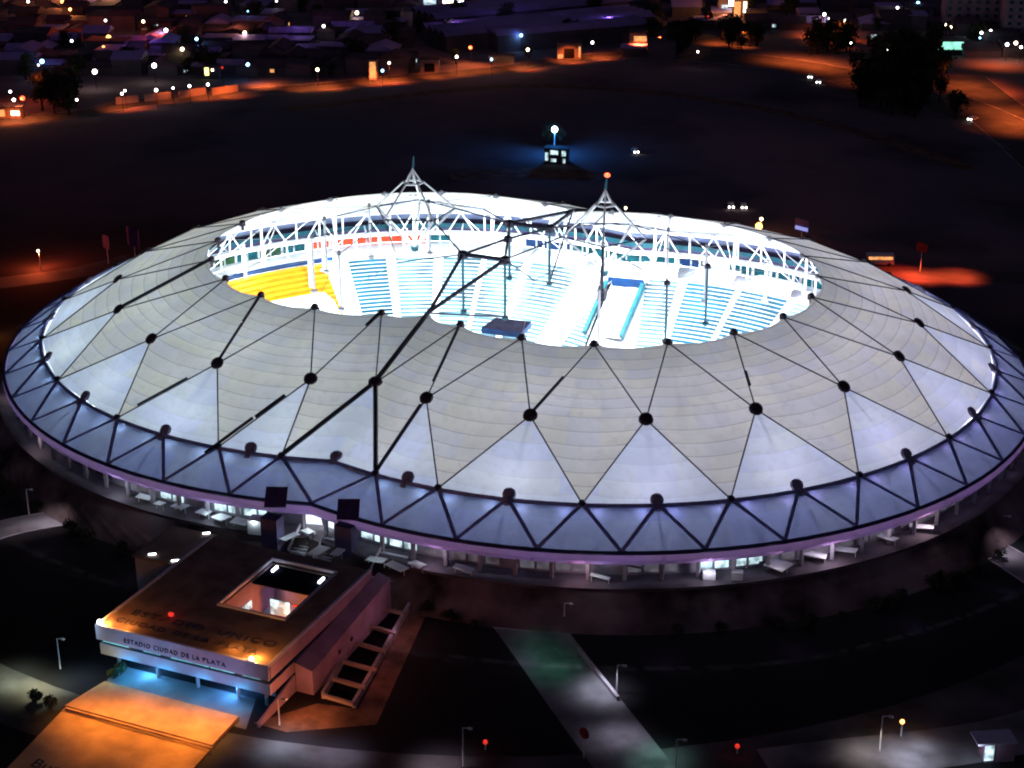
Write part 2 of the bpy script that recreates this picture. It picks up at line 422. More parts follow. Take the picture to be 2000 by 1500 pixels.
# skirt: zig-zag of fabric triangles between the A ring and the rim
for s in (-1, 1):
    As = [A_(s, a) for a in angA9]
    Os = [pinch(-1, 'O')]+[O_(s, a) for a in angO]+[pinch(1, 'O')]
    for i in range(len(Os)):
        p = Os[i]
        if 0 < i < len(Os)-1:
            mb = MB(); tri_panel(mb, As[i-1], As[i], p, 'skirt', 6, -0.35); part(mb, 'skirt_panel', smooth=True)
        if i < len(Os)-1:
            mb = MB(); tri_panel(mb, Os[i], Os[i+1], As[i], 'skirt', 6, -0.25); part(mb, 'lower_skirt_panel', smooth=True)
            mb = MB()
            for q in (Os[i], Os[i+1]):
                mb.bar(lift(As[i], .16), lift(q, .16), 0.62, 0.26, 'rib')
            part(mb, 'skirt_rib')
for e in (-1, 1):
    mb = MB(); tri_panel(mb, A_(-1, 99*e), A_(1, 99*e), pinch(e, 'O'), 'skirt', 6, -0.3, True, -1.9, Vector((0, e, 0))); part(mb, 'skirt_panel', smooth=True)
def outline(r, z, step=3.0):
    """closed outline of the two overlapping circles of radius r"""
    a = 90+math.degrees(math.asin(CC/r)); n = int(2*a/step); pts = []
    for s in (1, -1):
        for k in range(n):
            t = -a+2*a*k/n
            pts.append(cp(1, t, r, z) if s == 1 else cp(-1, -t, r, z))
    return pts
def closed(p): return p+[p[0]]
mb = MB(); mb.path([lift(p, .05) for p in closed(outline(HR['A'][0]+.25, HR['A'][1]))], .30, 'rib', 6); part(mb, 'ring_fold')
mb = MB(); mb.path(closed(outline(85.25, .05)), .34, 'rimline', 6); part(mb, 'rim_gutter')
mb = MB(); mb.grid([closed(outline(85.3, -.25)), closed(outline(85.6, -1.2)), closed(outline(85.0, -2.1))], 'fascia'); part(mb, 'rim_fascia')
mb = MB(); mb.grid([closed(outline(85.0, -2.12)), closed(outline(82.6, -2.3))], 'fascia'); part(mb, 'rim_soffit')

for s in (-1, 1):
    for a0 in range(0, 105, 15):
        mb = MB(); mb.grid([[cp(s, a0+t*1.5, 84.3, -.05) for t in range(11)], [cp(s, a0+t*1.5, 84.2, -1.15) for t in range(11)]], 'nearblack'); part(mb, 'rim_gap_strip')  # dark strip painted in for the unlit gap under the far rim
        mb = MB(); mb.grid([[cp(s, a0+t*1.5, 84.2, -1.16) for t in range(11)], [cp(s, a0+t*1.5, 83.6, -2.25) for t in range(11)]], 'tealmetal'); part(mb, 'rim_gap_strip')
# perimeter ring truss, white, seen through the opening
mb = MB(); mb.path(closed(outline(77.4, 3.9)), .42, 'white'); part(mb, 'top_chord')
mb = MB(); mb.grid([closed(outline(r_, z_)) for r_, z_ in ((77.3, -1.3), (78.6, -1.3), (78.6, -2.2), (77.3, -2.2), (77.3, -1.3))], 'white'); part(mb, 'bottom_chord')
for s in (-1, 1):
    for a in angA9:
        mb = MB(); p = A_(s, a, dr=.1, dz=-.6)
        for da in (-2.6, 2.6): mb.tube(p, cp(s, a+da, 77.9, -1.8), .19, 'white', 6)
        mb.tube(cp(s, a, 82, -.6), cp(s, a, 78, -1.8), .2, 'white', 5)
        if (a+99) % 18 == 0: mb.tube(p, cp(s, a, 77.9, -1.8), .24, 'white', 6)
        part(mb, 'truss_brace')
    for a in angO:
        mb = MB(); mb.tube(cp(s, a, 77.5, 3.9), cp(s, a, 77.9, -1.8), .24, 'white', 6); part(mb, 'truss_post')
# struts hanging from the middle hoop and hoop cable
for s in (-1, 1):
    for a in angM:
        p = M_(s, a); mb = MB(); mb.tube(p, p-Vector((0, 0, 12.2)), .33, 'white', 7); mb.disc(p-Vector((0, 0, 12.4)), (0, 0, -1), .8, .3, 'white', 8)
        part(mb, 'hanging_strut')
    for a in angI:
        p = I_(s, a); mb = MB(); 
        for x in (a-9, a+9):
            if -99.1 < x < 99.1: mb.tube(lift(p, -.6), M_(s, x)-Vector((0, 0, 12.1)), .10, 'white', 4)
        if mb.v: part(mb, 'lower_cable')
mb = MB(); mb.path(closed([*outline(62.2, .75, 9)]), .14, 'white', 4); part(mb, 'hoop_cable')
for px_, py_, z0, z1 in ((607, 565, -10., 1.8), (480, 555, -7.5, 1.8), (633, 528, -6, 1), (1494, 590, -7, 1.5)):
    p = at(px_, py_, z0); mb = MB(); mb.tube(p, (p.x, p.y, z1+1), .42, 'white', 8); mb.disc((p.x, p.y, z0), (0, 0, 1), 1.0, .3, 'white', 8); part(mb, 'column')

# ------------------------------------------------------------------ the open centre: arch nodes, hoop of ten, pentagon masts
AR = {(sx, sy): Vector((4.6*sx, 11.7*sy, 22.5)) for sx in (-1, 1) for sy in (-1, 1)}
for sy in (-1, 1):
    V3 = lift(pinch(sy, 'I'), .3); mb = MB()
    for sx in (-1, 1): mb.tube(V3, AR[(sx, sy)], .40, 'dark', 6)
    mb.tube(AR[(-1, sy)], AR[(1, sy)], .45, 'dark', 6)
    part(mb, 'centre_arch')
CN = Vector((0, .3, 22.9))
mb = MB()
for k in AR: mb.tube(CN, AR[k], .26, 'dark', 6)
mb.disc(CN-Vector((0, 0, .5)), (0, 0, 1), 1.0, .9, 'dark', 8); part(mb, 'centre_node')
for k, p in AR.items():
    mb = MB(); mb.disc(p-Vector((0, 0, .6)), (0, 0, 1), 1.15, 1.1, 'dark', 8); o = part(mb, 'arch_node')
    mb = MB(); q = p-Vector((0, 0, 12)); mb.tube(p, q, .30, 'tealmetal', 7); mb.disc(q, (0, 0, -1), .75, .4, 'tealmetal', 8); part(mb, 'arch_strut')
mb = MB()
for sx in (-1, 1): mb.tube(AR[(sx, -1)]-Vector((0, 0, 12)), AR[(sx, 1)]-Vector((0, 0, 12)), .09, 'dark', 4)
for sy in (-1, 1):
    mb.tube(AR[(-1, sy)]-Vector((0, 0, 12)), AR[(1, sy)]-Vector((0, 0, 12)), .09, 'dark', 4)
    mb.tube(AR[(1, sy)]-Vector((0, 0, 12)), pinch(sy, 'I'), .2, 'dark', 5); mb.tube(AR[(-1, sy)]-Vector((0, 0, 12)), pinch(sy, 'I'), .1, 'dark', 5)
part(mb, 'arch_tie')
ZP, RP = 26.5, 8.7
for s in (-1, 1):
    pen = [cp(s, 72*k, RP, ZP) for k in range(5)]
    hoop = {a: cp(s, a, 21.5, 22.2) for a in (-108, -72, -36, 0, 36, 72, 108)}
    mb = MB()
    for k in range(5): mb.tube(pen[k], pen[(k+1) % 5], .16, 'dark', 5)
    part(mb, 'mast_ring')
    for a, p in hoop.items():
        mb = MB()
        for x in (a-18, a, a+18):
            if abs(x) <= 108 and x != a: mb.tube(p, lift(I_(s, x), .2), .07, 'cablegrey', 4)
        kk = min(range(5), key=lambda k: (pen[k]-p).length); mb.tube(p, pen[kk], .10, 'dark', 4)
        part(mb, 'stay_cable')
        if abs(a) <= 72:
            mb = MB(); q = p-Vector((0, 0, 11.5)); fr = s > 0 and a in (-36, 0); sm = 'tealmetal' if fr else 'white'; mb.tube(p, q, .26, sm, 7); mb.disc(q, (0, 0, -1), .8, .35, sm, 8); mb.disc(p, (0, 0, 1), .7 if fr else .4, .5, 'dark' if fr else 'cablegrey', 8)
            part(mb, 'inner_strut')
    hs = sorted(hoop); mb = MB()
    for a, b in zip(hs, hs[1:]): mb.tube(hoop[a], hoop[b], .06, 'cablegrey', 4)
    for e in (-1, 1): mb.tube(hoop[108*e], AR[(s, e)], .16, 'dark', 5)
    for k in (2, 3): 
        e = 1 if k == 2 else -1
        mb.tube(pen[k], AR[(s, e)], .18, 'dark', 5)
    part(mb, 'inner_hoop')
    # the mast itself
    top = Vector((s*CC, 0, 36.0)); bot = Vector((s*CC, 0, 18.6))
    mb = MB()
    col_ = [cp(s, 72*k, 2.2, 32.6) for k in range(5)]
    for k in range(5):
        mb.tube(col_[k], pen[k], .20, 'white', 6)
        mb.tube(col_[k], col_[(k+1) % 5], .24, 'white', 6)
        mb.tube(cp(s, 72*k, 1.7, 32.6), top-Vector((0, 0, .6)), .19, 'white', 6)
    mb.tube(Vector((s*CC, 0, 32.2)), top, .16, 'white', 6)
    part(mb, 'mast_head')
    mb = MB()
    for k in range(5): mb.tube(pen[k], bot, .24, 'white', 6)
    mb.disc(bot, (0, 0, -1), .9, .7, 'tealmetal', 8); part(mb, 'mast_foot')
    mb = MB(); mb.tube(top-Vector((0, 0, .3)), top+Vector((.25, 0, 2.2)), .30, 'tealmetal', 6, .12); part(mb, 'spike')
mb = MB(); p = cp(1, -72, RP, ZP); q = p-Vector((0, 0, 9.8)); mb.tube(p+Vector((0, 0, 6)), p, .07, 'dark', 5); mb.tube(p, q, .30, 'dark', 7); mb.box(q, (1.5, 1.5, 2.2), 'dark'); part(mb, 'hanging_weight')
mb = MB(); mb.sphere((CC+.3, 0, 38.5), .42, 'Ered', 8, 5, 1.5); mb.tube((CC+.3, 0, 37.8), (CC+.3, 0, 38.3), .2, 'dark'); part(mb, 'beacon')
for s in (-1, 1): lamp('mast_fill', (s*CC, 0, 21.5), 4500, (.85, .97, 1), .3)  # unseen lights added to whiten the masts
lamp('beacon_light', (CC+.3, 0, 39.4), 900, (1, .15, .05), .3)

# dark tubes lying on the fabric
def dark_tube(P, Q, t0, t1, r, off=0.5):
    P, Q = Vector(P), Vector(Q); mb = MB(); mb.tube(lift(P.lerp(Q, t0), off), lift(P.lerp(Q, t1), off), r, 'dark', 6); part(mb, 'dark_tube')
dark_tube(I_(-1, -72), M_(-1, -81), .06, .42, .26)
dark_tube(I_(-1, -72), M_(-1, -81), .45, .97, .22)
dark_tube(I_(-1, -36), M_(-1, -45), .02, 1.0, .24)
dark_tube(M_(-1, -81), A_(-1, -72), .30, .80, .20)
dark_tube(M_(-1, -99), A_(-1, -90), .28, .60, .40)
dark_tube(M_(-1, -99), A_(-1, -90), .63, 1.14, .28, .8)
dark_tube(I_(-1, -108), M_(-1, -99), -.02, .22, .30)
dark_tube(I_(1, -108), M_(1, -99), .05, .80, .28)
dark_tube(M_(1, -99), A_(1, -99), .12, .98, .34)
dark_tube(I_(1, -72), M_(1, -81), .50, .98, .22)
dark_tube(I_(1, -36), M_(1, -45), .55, .72, .30)
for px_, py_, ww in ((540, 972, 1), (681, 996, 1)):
    # violet panel painted as each pylon's shadow showing through the skirt
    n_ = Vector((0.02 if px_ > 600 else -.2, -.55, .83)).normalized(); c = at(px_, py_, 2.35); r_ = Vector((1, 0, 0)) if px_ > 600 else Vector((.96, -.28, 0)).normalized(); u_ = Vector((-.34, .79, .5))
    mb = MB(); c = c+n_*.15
    mb.bar(c-u_*2.0, c+u_*2.0, 3.6, .3, 'shadowv'); part(mb, 'pylon_shadow')

# ------------------------------------------------------------------ bowl
def arc_pts(s, a0, a1, r, z, step=2.0):
    n = max(1, int(round((a1-a0)/step))); o = [cp(s, a0+(a1-a0)*k/n, r, z) for k in range(n+1)]
    for p in o:
        if s*p.x < 0: p.x = 0.0
    return o
R_TOP, Z_TOP, R_BOT, Z_BOT = 70.5, -5.8, 47.0, -20.2
def stand(s, a0, a1, tread, riser, nrow=22, raised=0.0, name='stand_section'):
    mb = MB(); dr = (R_TOP-R_BOT)/nrow; dz = (Z_TOP-Z_BOT)/nrow
    for k in range(nrow):
        r1 = R_TOP-dr*k; z = Z_TOP-dz*k+raised
        mb.grid([arc_pts(s, a0, a1, r1, z), arc_pts(s, a0, a1, r1-dr*.74, z)], tread)
        mb.grid([arc_pts(s, a0, a1, r1-dr*.74, z), arc_pts(s, a0, a1, r1-dr, z-dz*.25)], riser)
        mb.grid([arc_pts(s, a0, a1, r1-dr, z-dz*.25), arc_pts(s, a0, a1, r1-dr, z-dz)], riser)
    return part(mb, name)
def smooth_strip(s, a0, a1, mt, name, raised=.25, r0=R_TOP+.4, r1=R_BOT):
    mb = MB(); f = (R_TOP-r1)/(R_TOP-R_BOT)
    zb = Z_TOP+(Z_BOT-Z_TOP)*f
    mb.grid([arc_pts(s, a0, a1, r0, Z_TOP+raised), arc_pts(s, a0, a1, r1, zb+raised)], mt); return part(mb, name)
secs_l = [(-115, -60, 'p'), (-60, 5, 'p'), (5, 28, 'y'), (28, 44, 'y'), (44, 49, 'w'), (49, 57, 'b'), (57, 59, 'w'), (59, 67, 'p'), (67, 69, 'w'), (69, 77, 'q'), (77, 78.2, 'w'), (78.2, 86, 'q'), (86, 88, 'w'), (88, 98.5, 'p'), (98.5, 100, 'w'), (100, 106.5, 'd'), (106.5, 121, 'p')]
secs_r = [(-115, -60, 'p'), (-60, 0, 'p'), (0, 30, 'p'), (30, 52, 'w'), (52, 54, 'w'), (54, 70, 'p'), (70, 72, 'w'), (72, 82, 'b'), (82, 83.3, 'w'), (83.3, 93.3, 'b'), (93.3, 95.2, 'w'), (95.2, 101.5, 'q'), (101.5, 103, 'w'), (103, 121, 'w')]
for s, secs in ((-1, secs_l), (1, secs_r)):
    for a0, a1, k in secs:
        if k == 'w': smooth_strip(s, a0, a1, 'conc', 'aisle', .3)
        elif k == 'y': stand(s, a0, a1, 'yellow', 'yellowd', 16)
        elif k == 'b': stand(s, a0, a1, 'tread', 'seatblue', 22)
        elif k in 'pq': stand(s, a0, a1, 'tread', 'seatpale', 22)
        elif k == 'd':
            smooth_strip(s, a0, a1, 'conc', 'aisle', .3)
            for rr_ in range(7):
                for c_ in (0, 1):
                    mb = MB(); r1 = 68-rr_*2.0; z = Z_TOP+(r1-R_TOP)*(Z_TOP-Z_BOT)/(R_TOP-R_BOT)+.36
                    mb.grid([arc_pts(s, a0+.5+3*c_, a0+2.6+3*c_, r1, z), arc_pts(s, a0+.5+3*c_, a0+2.6+3*c_, r1-.7, z-.42)], 'bconc'); part(mb, 'step_slot')
# white low podium in front of the yellow stand
mb = MB(); q = [at(510, 592, -9.6), at(632, 570, -9.6), at(652, 586, -9.6), at(672, 625, -9.6), at(560, 630, -9.6)]
mb.poly(q, 'conc'); mb.poly([p-Vector((0, 0, 2.8)) for p in q][::-1], 'conc')
for a, b in zip(q, q[1:]+q[:1]): mb.poly([a, b, b-Vector((0, 0, 2.8)), a-Vector((0, 0, 2.8))], 'conc')
part(mb, 'podium')
# vomitory ramp at the waist of the far stand
def P_(px_, py_, z): return at(px_, py_, z)
rl = [P_(1186, 556, -6.6), P_(1142, 660, -16)]; rr = [P_(1256, 562, -6.6), P_(1213, 668, -16)]
mb = MB(); mb.poly([rl[0]+Vector((0, 0, -.2)), rl[1]+Vector((0, 0, .8)), rr[1]+Vector((0, 0, .8)), rr[0]+Vector((0, 0, -.2))], 'conc'); part(mb, 'ramp')
for a, b in ((rl[0], rl[1]), (rr[0], rr[1])):
    mb = MB(); mb.bar(a+Vector((0, 0, .6)), b+Vector((0, 0, 1.2)), .9, 1.8, 'tealmetal'); part(mb, 'ramp_wall')
mb = MB(); c = (rl[0]+rr[0])/2; mb.bar(rl[0]+Vector((0, .5, .4)), rr[0]+Vector((0, .5, .4)), .4, 3.0, 'bluewall')
o = part(mb, 'tunnel_mouth')
mb = MB(); mb.bar(rl[0]+Vector((-1, 2.2, 2.0)), rr[0]+Vector((1, 2.2, 2.0)), 3.4, .8, 'conc'); part(mb, 'tunnel_lintel')
# dark videoboard box on the low stand
q = [P_(940, 640, -12), P_(968, 620, -12), P_(1038, 628, -12), P_(1018, 650, -12)]
mb = MB(); mb.poly(q, 'nearblack')
for a, b in zip(q, q[1:]+q[:1]): mb.poly([b, a, a-Vector((0, 0, 1.4)), b-Vector((0, 0, 1.4))], 'bluewall')
part(mb, 'kiosk_roof')
# concourse floor, back wall bays, parapets, pitch
mb = MB(); mb.grid([closed(outline(81.8, -5.75)), closed(outline(70.3, -5.75))], 'conc'); part(mb, 'concourse')
mb = MB(); mb.grid([closed(outline(48.5, -20.6)), closed(outline(22.0, -20.7))], 'conc')
mb.poly([tuple(p) for p in outline(22.0, -20.7)] if False else [(-60, -40, -20.8), (60, -40, -20.8), (60, 40, -20.8), (-60, 40, -20.8)], 'seatpale'); part(mb, 'pitch')
def bay_mat(s, a):
    if s < 0:
        if a < 2: return 'white'
        if a < 38: return random.choice(('greenglass', 'greenglass', 'tealglass', 'seatpale'))
        if a < 42: return 'tealglass'
        if a < 66: return 'orangewall'
        if a < 90: return random.choice(('white', 'bluewall', 'tealglass'))
        return random.choice(('tealglass', 'bluewall', 'tealglass'))
    if a > 60: return random.choice(('tealglass', 'tealglass', 'white', 'bluewall'))
    if a > 28: return random.choice(('greenglass', 'greenglass', 'tealglass'))
    return 'white'
for s in (-1, 1):
    a = -20.0
    while a < 103:
        mb = MB(); mb.grid([arc_pts(s, a, a+4.5, 81.6, -2.2), arc_pts(s, a, a+4.5, 81.6, -5.7)], 'conc')
        k = bay_mat(s, a+2)
        mb.grid([arc_pts(s, a+.25, a+2.1, 81.3, -2.6), arc_pts(s, a+.25, a+2.1, 81.3, -5.6)], k)
        mb.grid([arc_pts(s, a+2.4, a+4.25, 81.3, -2.6), arc_pts(s, a+2.4, a+4.25, 81.3, -5.6)], k)
        part(mb, 'concourse_wall_bay')
        mb = MB(); mb.tube(cp(s, a, 77.8, -5.7), cp(s, a, 77.8, -2.1), .28, 'white', 6); part(mb, 'concourse_column')
        a += 4.5
for s, a0, a1, mt in ((-1, -12, 46, 'bluewall'), (1, 26, 62, 'bluewall'), (-1, 47, 104, 'white'), (1, 62, 104, 'white')):
    mb = MB(); z1 = -5.3 if mt == 'white' else -4.6
    mb.grid([arc_pts(s, a0, a1, 70.9, z1), arc_pts(s, a0, a1, 70.7, z1), arc_pts(s, a0, a1, 70.7, -6.4)], mt)
    part(mb, 'parapet')
# white curved boxes along the top row
for s, a, w_ in ((1, 76, 9), (1, 88, 8), (1, 99, 7), (-1, 96, 8)):
    mb = MB(); mb.grid([arc_pts(s, a-w_/2, a+w_/2, 76.0, -3.3), arc_pts(s, a-w_/2, a+w_/2, 72.6, -2.9), arc_pts(s, a-w_/2, a+w_/2, 70.4, -3.8), arc_pts(s, a-w_/2, a+w_/2, 70.2, -5.2)], 'white')
    part(mb, 'top_row_box')

# ------------------------------------------------------------------ outside under the rim
mb = MB(); mb.grid([closed(outline(81.8, -5.5)), closed(outline(86.8, -5.5)), closed(outline(86.8, -6.1))], 'deck'); part(mb, 'outer_deck')
for s in (-1, 1):
    a = -103.0
    while a < 70:
        c = cp(s, a+2, 82, -4); px_, py_ = proj(c)
        if py_ > 700 or a < -10:
            lit = 'Edim'
            if 425 < px_ < 520 or 720 < px_ < 835 or 1375 < px_ < 1470: lit = 'Elit'
            elif 255 < px_ < 425: lit = random.choice(('Elit', 'Edim', 'bconc'))
            elif 560 < px_ < 690: lit = random.choice(('Elit', 'bconc'))
            elif 1040 < px_ < 1360: lit = random.choice(('Edim', 'Edim', 'bconc', 'Elit'))
            elif px_ < 255: lit = random.choice(('bconc', 'bconc', 'pyl'))
            mb = MB(); mb.grid([arc_pts(s, a, a+4, 81.9, -2.3), arc_pts(s, a, a+4, 82.1, -5.5)], 'bconc'); o = part(mb, 'outer_wall_bay')
            if lit not in ('bconc',):
                w = MB()
                for k in range(2):
                    if random.random() < .85:
                        zt = -2.6-random.random()*.5
                        w.grid([arc_pts(s, a+.3+1.9*k, a+1.9+1.9*k, 82.25, zt, 1), arc_pts(s, a+.3+1.9*k, a+1.9+1.9*k, 82.3, -4.9, 1)], lit)
                if w.v: w.build('window', o)
            mb = MB(); mb.bar(cp(s, a, 84, -5.5), cp(s, a, 84, -2.3), .6, .6, 'bconc'); part(mb, 'outer_column')
        a += 4.0
for px_, py_ in ((536, 1082), (679, 1098)):
    p = at(px_, py_+10, -9.0); mb = MB(); mb.box((p.x, p.y, -6.0), (3.1, 2.4, 10), 'pyl'); part(mb, 'pylon')
for px_, py_, dx, dy in ((590, 1060, 3, 5), (640, 1075, 3, 5), (760, 1105, 5, 2.5), (1480, 1125, 4, 3), (1210, 1108, 6, 2)):
    p = at(px_, py_, -6.5); mb = MB()
    for k in range(8): mb.box((p.x, p.y+k*.55-2, -8.0+k*.36), (dx, .55, .36), 'conc', .0)
    mb.bar((p.x-dx/2, p.y-2.2, -7.2), (p.x-dx/2, p.y+2.3, -4.4), .2, .6, 'conc')
    part(mb, 'staircase')
for px_, py_, w_, d_, h_, mt in ((282, 972, 2.6, 1.6, .3, 'white'), (312, 985, 1.8, 1.4, .25, 'white'), (352, 990, 3.0, 2.0, .3, 'conc'), (398, 1002, 2.4, 1.8, .3, 'conc'), (432, 1012, 3.2, 2.2, .3, 'white'), (470, 1020, 3.0, 2.2, .3, 'conc'), (502, 1030, 2.4, 2.4, 2.6, 'white'), (566, 1050, 1.6, 3.2, .3, 'white'), (602, 1040, 2.2, 1.4, .3, 'white'), (622, 1078, 2.2, 3.6, .3, 'conc'), (660, 1080, 1.6, 2.4, .3, 'conc'), (735, 1095, 3.4, 1.6, .4, 'white'), (775, 1108, 3.8, 1.8, .3, 'conc'), (815, 1104, 3.0, 1.6, .3, 'conc'), (905, 1112, 3.2, 1.6, .3, 'conc'), (1172, 1128, 3.2, .8, .3, 'white'), (1385, 1120, 2.0, 1.4, 1.2, 'white'), (1440, 1122, 1.8, 1.2, 1.4, 'conc'), (1520, 1105, 3.6, 3.4, .3, 'conc'), (1590, 1085, 4.0, 1.8, .25, 'conc'), (1650, 1075, 4.0, 1.6, .25, 'conc'), (1730, 1050, 4.2, 1.6, .25, 'conc'), (1800, 1030, 4.0, 1.4, .25, 'conc')):
    p = at(px_, py_, -4.6); mb = MB(); a_ = random.uniform(-.35, .35)
    c_ = Vector((p.x, p.y, -4.4)); dv = Vector((math.cos(a_-.1), math.sin(a_-.1), random.uniform(-.15, .15)))
    if h_ > 1: mb.box((p.x, p.y, -5.4+h_/2), (w_, d_, h_), mt, a_)
    else:
        mb.bar(c_-dv*w_/2, c_+dv*w_/2, d_, h_*.5, mt)
        for sg in (-1, 1): mb.tube(c_+dv*sg*w_*.45, (c_.x+dv.x*sg*w_*.45, c_.y+dv.y*sg*w_*.45, -5.5), .07, 'pole', 5)
    part(mb, 'awning')
    if mt == 'white' or px_ > 1500: lamp('awning_light', (p.x+.3, p.y-1.6, -2.9), 70 if px_ < 1500 else 45, (.75, .92, 1.0) if px_ < 1500 else (1, .85, .95), .15)
mb = MB(); mb.bar(at(1100, 1112, -6), at(1222, 1103, -3), .35, .35, 'bconc'); mb.bar(at(1222, 1103, -3), at(1300, 1118, -6), .35, .35, 'bconc'); mb.bar(at(1340, 1105, -5), at(1500, 1100, -5), .3, .9, 'bconc'); part(mb, 'canopy_frame')

mb = MB()
base = closed(outline(86.6, -5.8)); mid_ = closed(outline(88.6, -8.2)); low = closed(outline(91.6, G+.03))
mb.grid([base, mid_, low], 'bank'); emb = mb.build('embankment'); tag(emb, kind='structure')

# ------------------------------------------------------------------ lights of the stadium
def hue(x):                                            # lamps: cool on the left, violet on the right
    t = min(1, max(0, (x+60)/165.0))
    return (0.86+.10*t, 0.97-.19*t, 1.0)
def hue2(x):
    t = min(1, max(0, (x-10)/85.0)); u = min(1, max(0, (-x-50)/50)); return (0.62+.10*t-.25*u, 0.80-.34*t-.12*u, 1.0)
for s in (-1, 1):
    for a in [-94.5+9*k for k in range(22)]:
        for da_ in (-2.6, 2.6):
            p = cp(s, a+da_, 78.0, 2.9); ed = min(1, max(0, (abs(p.x)-55)/40)); lamp('skirt_lamp', p, 240*(1-.5*ed), hue2(p.x), .15)
    for k in range(12):
        a = -99+18*k
        p = cp(s, a, 69, -1.5); lamp('roof_lamp', p, 5200, hue(p.x), .4)
        p = cp(s, a, 52, 3.5); lamp('roof_lamp', p, 6000, hue(p.x), .4)
    for k in range(7):
        a = -108+36*k
        p = cp(s, a, 41, 16.5); q = cp(s, a, 55, -20)
        lamp('floodlight', p, 90000, (0.80, 0.96, 1.0), .5, 120, q, .7)
for x, y, pw in ((-10, 55, 60000), (12, 58, 60000)):
    lamp('floodlight', (x, y*.6, 15), pw, (0.80, 0.96, 1.0), .5, 120, (x, y+6, -15), .7)

# ------------------------------------------------------------------ ground, roads
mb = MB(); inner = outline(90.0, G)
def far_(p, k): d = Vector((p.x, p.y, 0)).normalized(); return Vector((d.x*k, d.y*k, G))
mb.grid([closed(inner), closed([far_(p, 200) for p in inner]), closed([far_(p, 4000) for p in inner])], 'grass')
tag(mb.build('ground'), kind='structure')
def strip(name, pts, mt, dz, kerb=False):
    mb = MB(); mb.poly([Vector((p.x, p.y, G+dz)) for p in pts], mt); o = mb.build(name); tag(o, kind='structure'); return o
def ribbon(name, centre, width, mt, dz, kerb=0.0):
    """centre: list of Vectors on the ground"""
    L, R = [], []
    for i, p in enumerate(centre):
        a = centre[max(0, i-1)]; b = centre[min(len(centre)-1, i+1)]; d = (b-a).normalized(); n = Vector((-d.y, d.x, 0))
        w = width[i] if isinstance(width, (list, tuple)) else width
        L.append(Vector((p.x, p.y, G+dz))+n*w/2); R.append(Vector((p.x, p.y, G+dz))-n*w/2)
    mb = MB(); mb.grid([R, L], mt)
    if kerb:
        for S, sg in ((L, 1), (R, -1)):
            for a, b in zip(S, S[1:]): mb.bar(a+Vector((0, 0, kerb/2)), b+Vector((0, 0, kerb/2)), .3, kerb, 'bconc')
    o = mb.build(name); tag(o, kind='structure'); return o
def bez(pts, n=6):
    out = []
    for i in range(len(pts)-1):
        p0 = pts[max(0, i-1)]; p1 = pts[i]; p2 = pts[i+1]; p3 = pts[min(len(pts)-1, i+2)]
        for k in range(n):
            t = k/n; out.append(.5*((2*p1)+(-p0+p2)*t+(2*p0-5*p1+4*p2-p3)*t*t+(-p0+3*p1-3*p2+p3)*t**3))
    return out+[pts[-1]]
ring_road = [Vector((138*math.cos(D(t)), 138*math.sin(D(t)), 0)) for t in range(-145, -10, 4)]
ribbon('ring_path', ring_road, 11, 'ringpav', .004)
ribbon('path', bez([at(960, 1130), at(1010, 1195), at(1075, 1280), at(1142, 1372), at(1232, 1490), at(1300, 1580)]), 10.5, 'paving', .008)
ribbon('path', bez([at(-120, 1080), at(0, 1036), at(100, 1015), at(210, 1000)]), 6.5, 'paving', .012, .12)
ribbon('path', bez([at(1800, 1040), at(1890, 1052), at(1960, 1085), at(2060, 1150)]), 6.5, 'paving', .012, .12)
mb = MB(); mb.bar(at(1130, 1272)+Vector((0, 0, .35)), at(1207, 1368)+Vector((0, 0, .35)), .5, .7, 'bconc'); tag(mb.build('kerb_wall'), 'long low white concrete wall beside the diagonal path', 'wall')

far_pts = [(-80, 262), (0, 240), (70, 232), (170, 222), (250, 203), (350, 193), (450, 184), (540, 176), (640, 168), (740, 157), (850, 149), (930, 141), (1000, 134), (1080, 120), (1180, 110), (1290, 104), (1380, 100)]
ribbon('road', bez([at(*p) for p in far_pts], 3), 13, 'asphalt', .006, .12)
ribbon('road', bez([at(*p) for p in ((1290, 104), (1400, 112), (1500, 122), (1600, 138), (1700, 160), (1800, 185), (1900, 220), (2040, 290))], 3), 24, 'asphalt', .010, .12)
ribbon('road', bez([at(*p) for p in ((1860, 150), (1920, 200), (2000, 260), (2080, 330))], 3), 26, 'asphalt', .014, .12)
ribbon('road', bez([at(*p) for p in ((-60, 560), (60, 545), (160, 530), (260, 505))], 3), 9, 'asphalt', .006)
ribbon('road', bez([at(*p) for p in ((1640, 545), (1760, 535), (1900, 540), (2080, 545))], 3), 9, 'asphalt', .006)
ribbon('path', bez([at(*p) for p in ((1500, 1500), (1650, 1480), (1800, 1465), (1960, 1440), (2100, 1400))], 3), 9, 'paving', .02)
for k, (y0, y1) in enumerate(((330, 345), (178, 190))):
    pass

ribbon('track', bez([at(*p) for p in ((560, 215), (760, 190), (1000, 168), (1250, 178), (1450, 205), (1650, 250), (1900, 330))], 3), 7, 'dirt', .012)
ribbon('track', bez([at(*p) for p in ((880, 345), (1030, 338), (1180, 345))], 3), 12, 'dirt', .016)
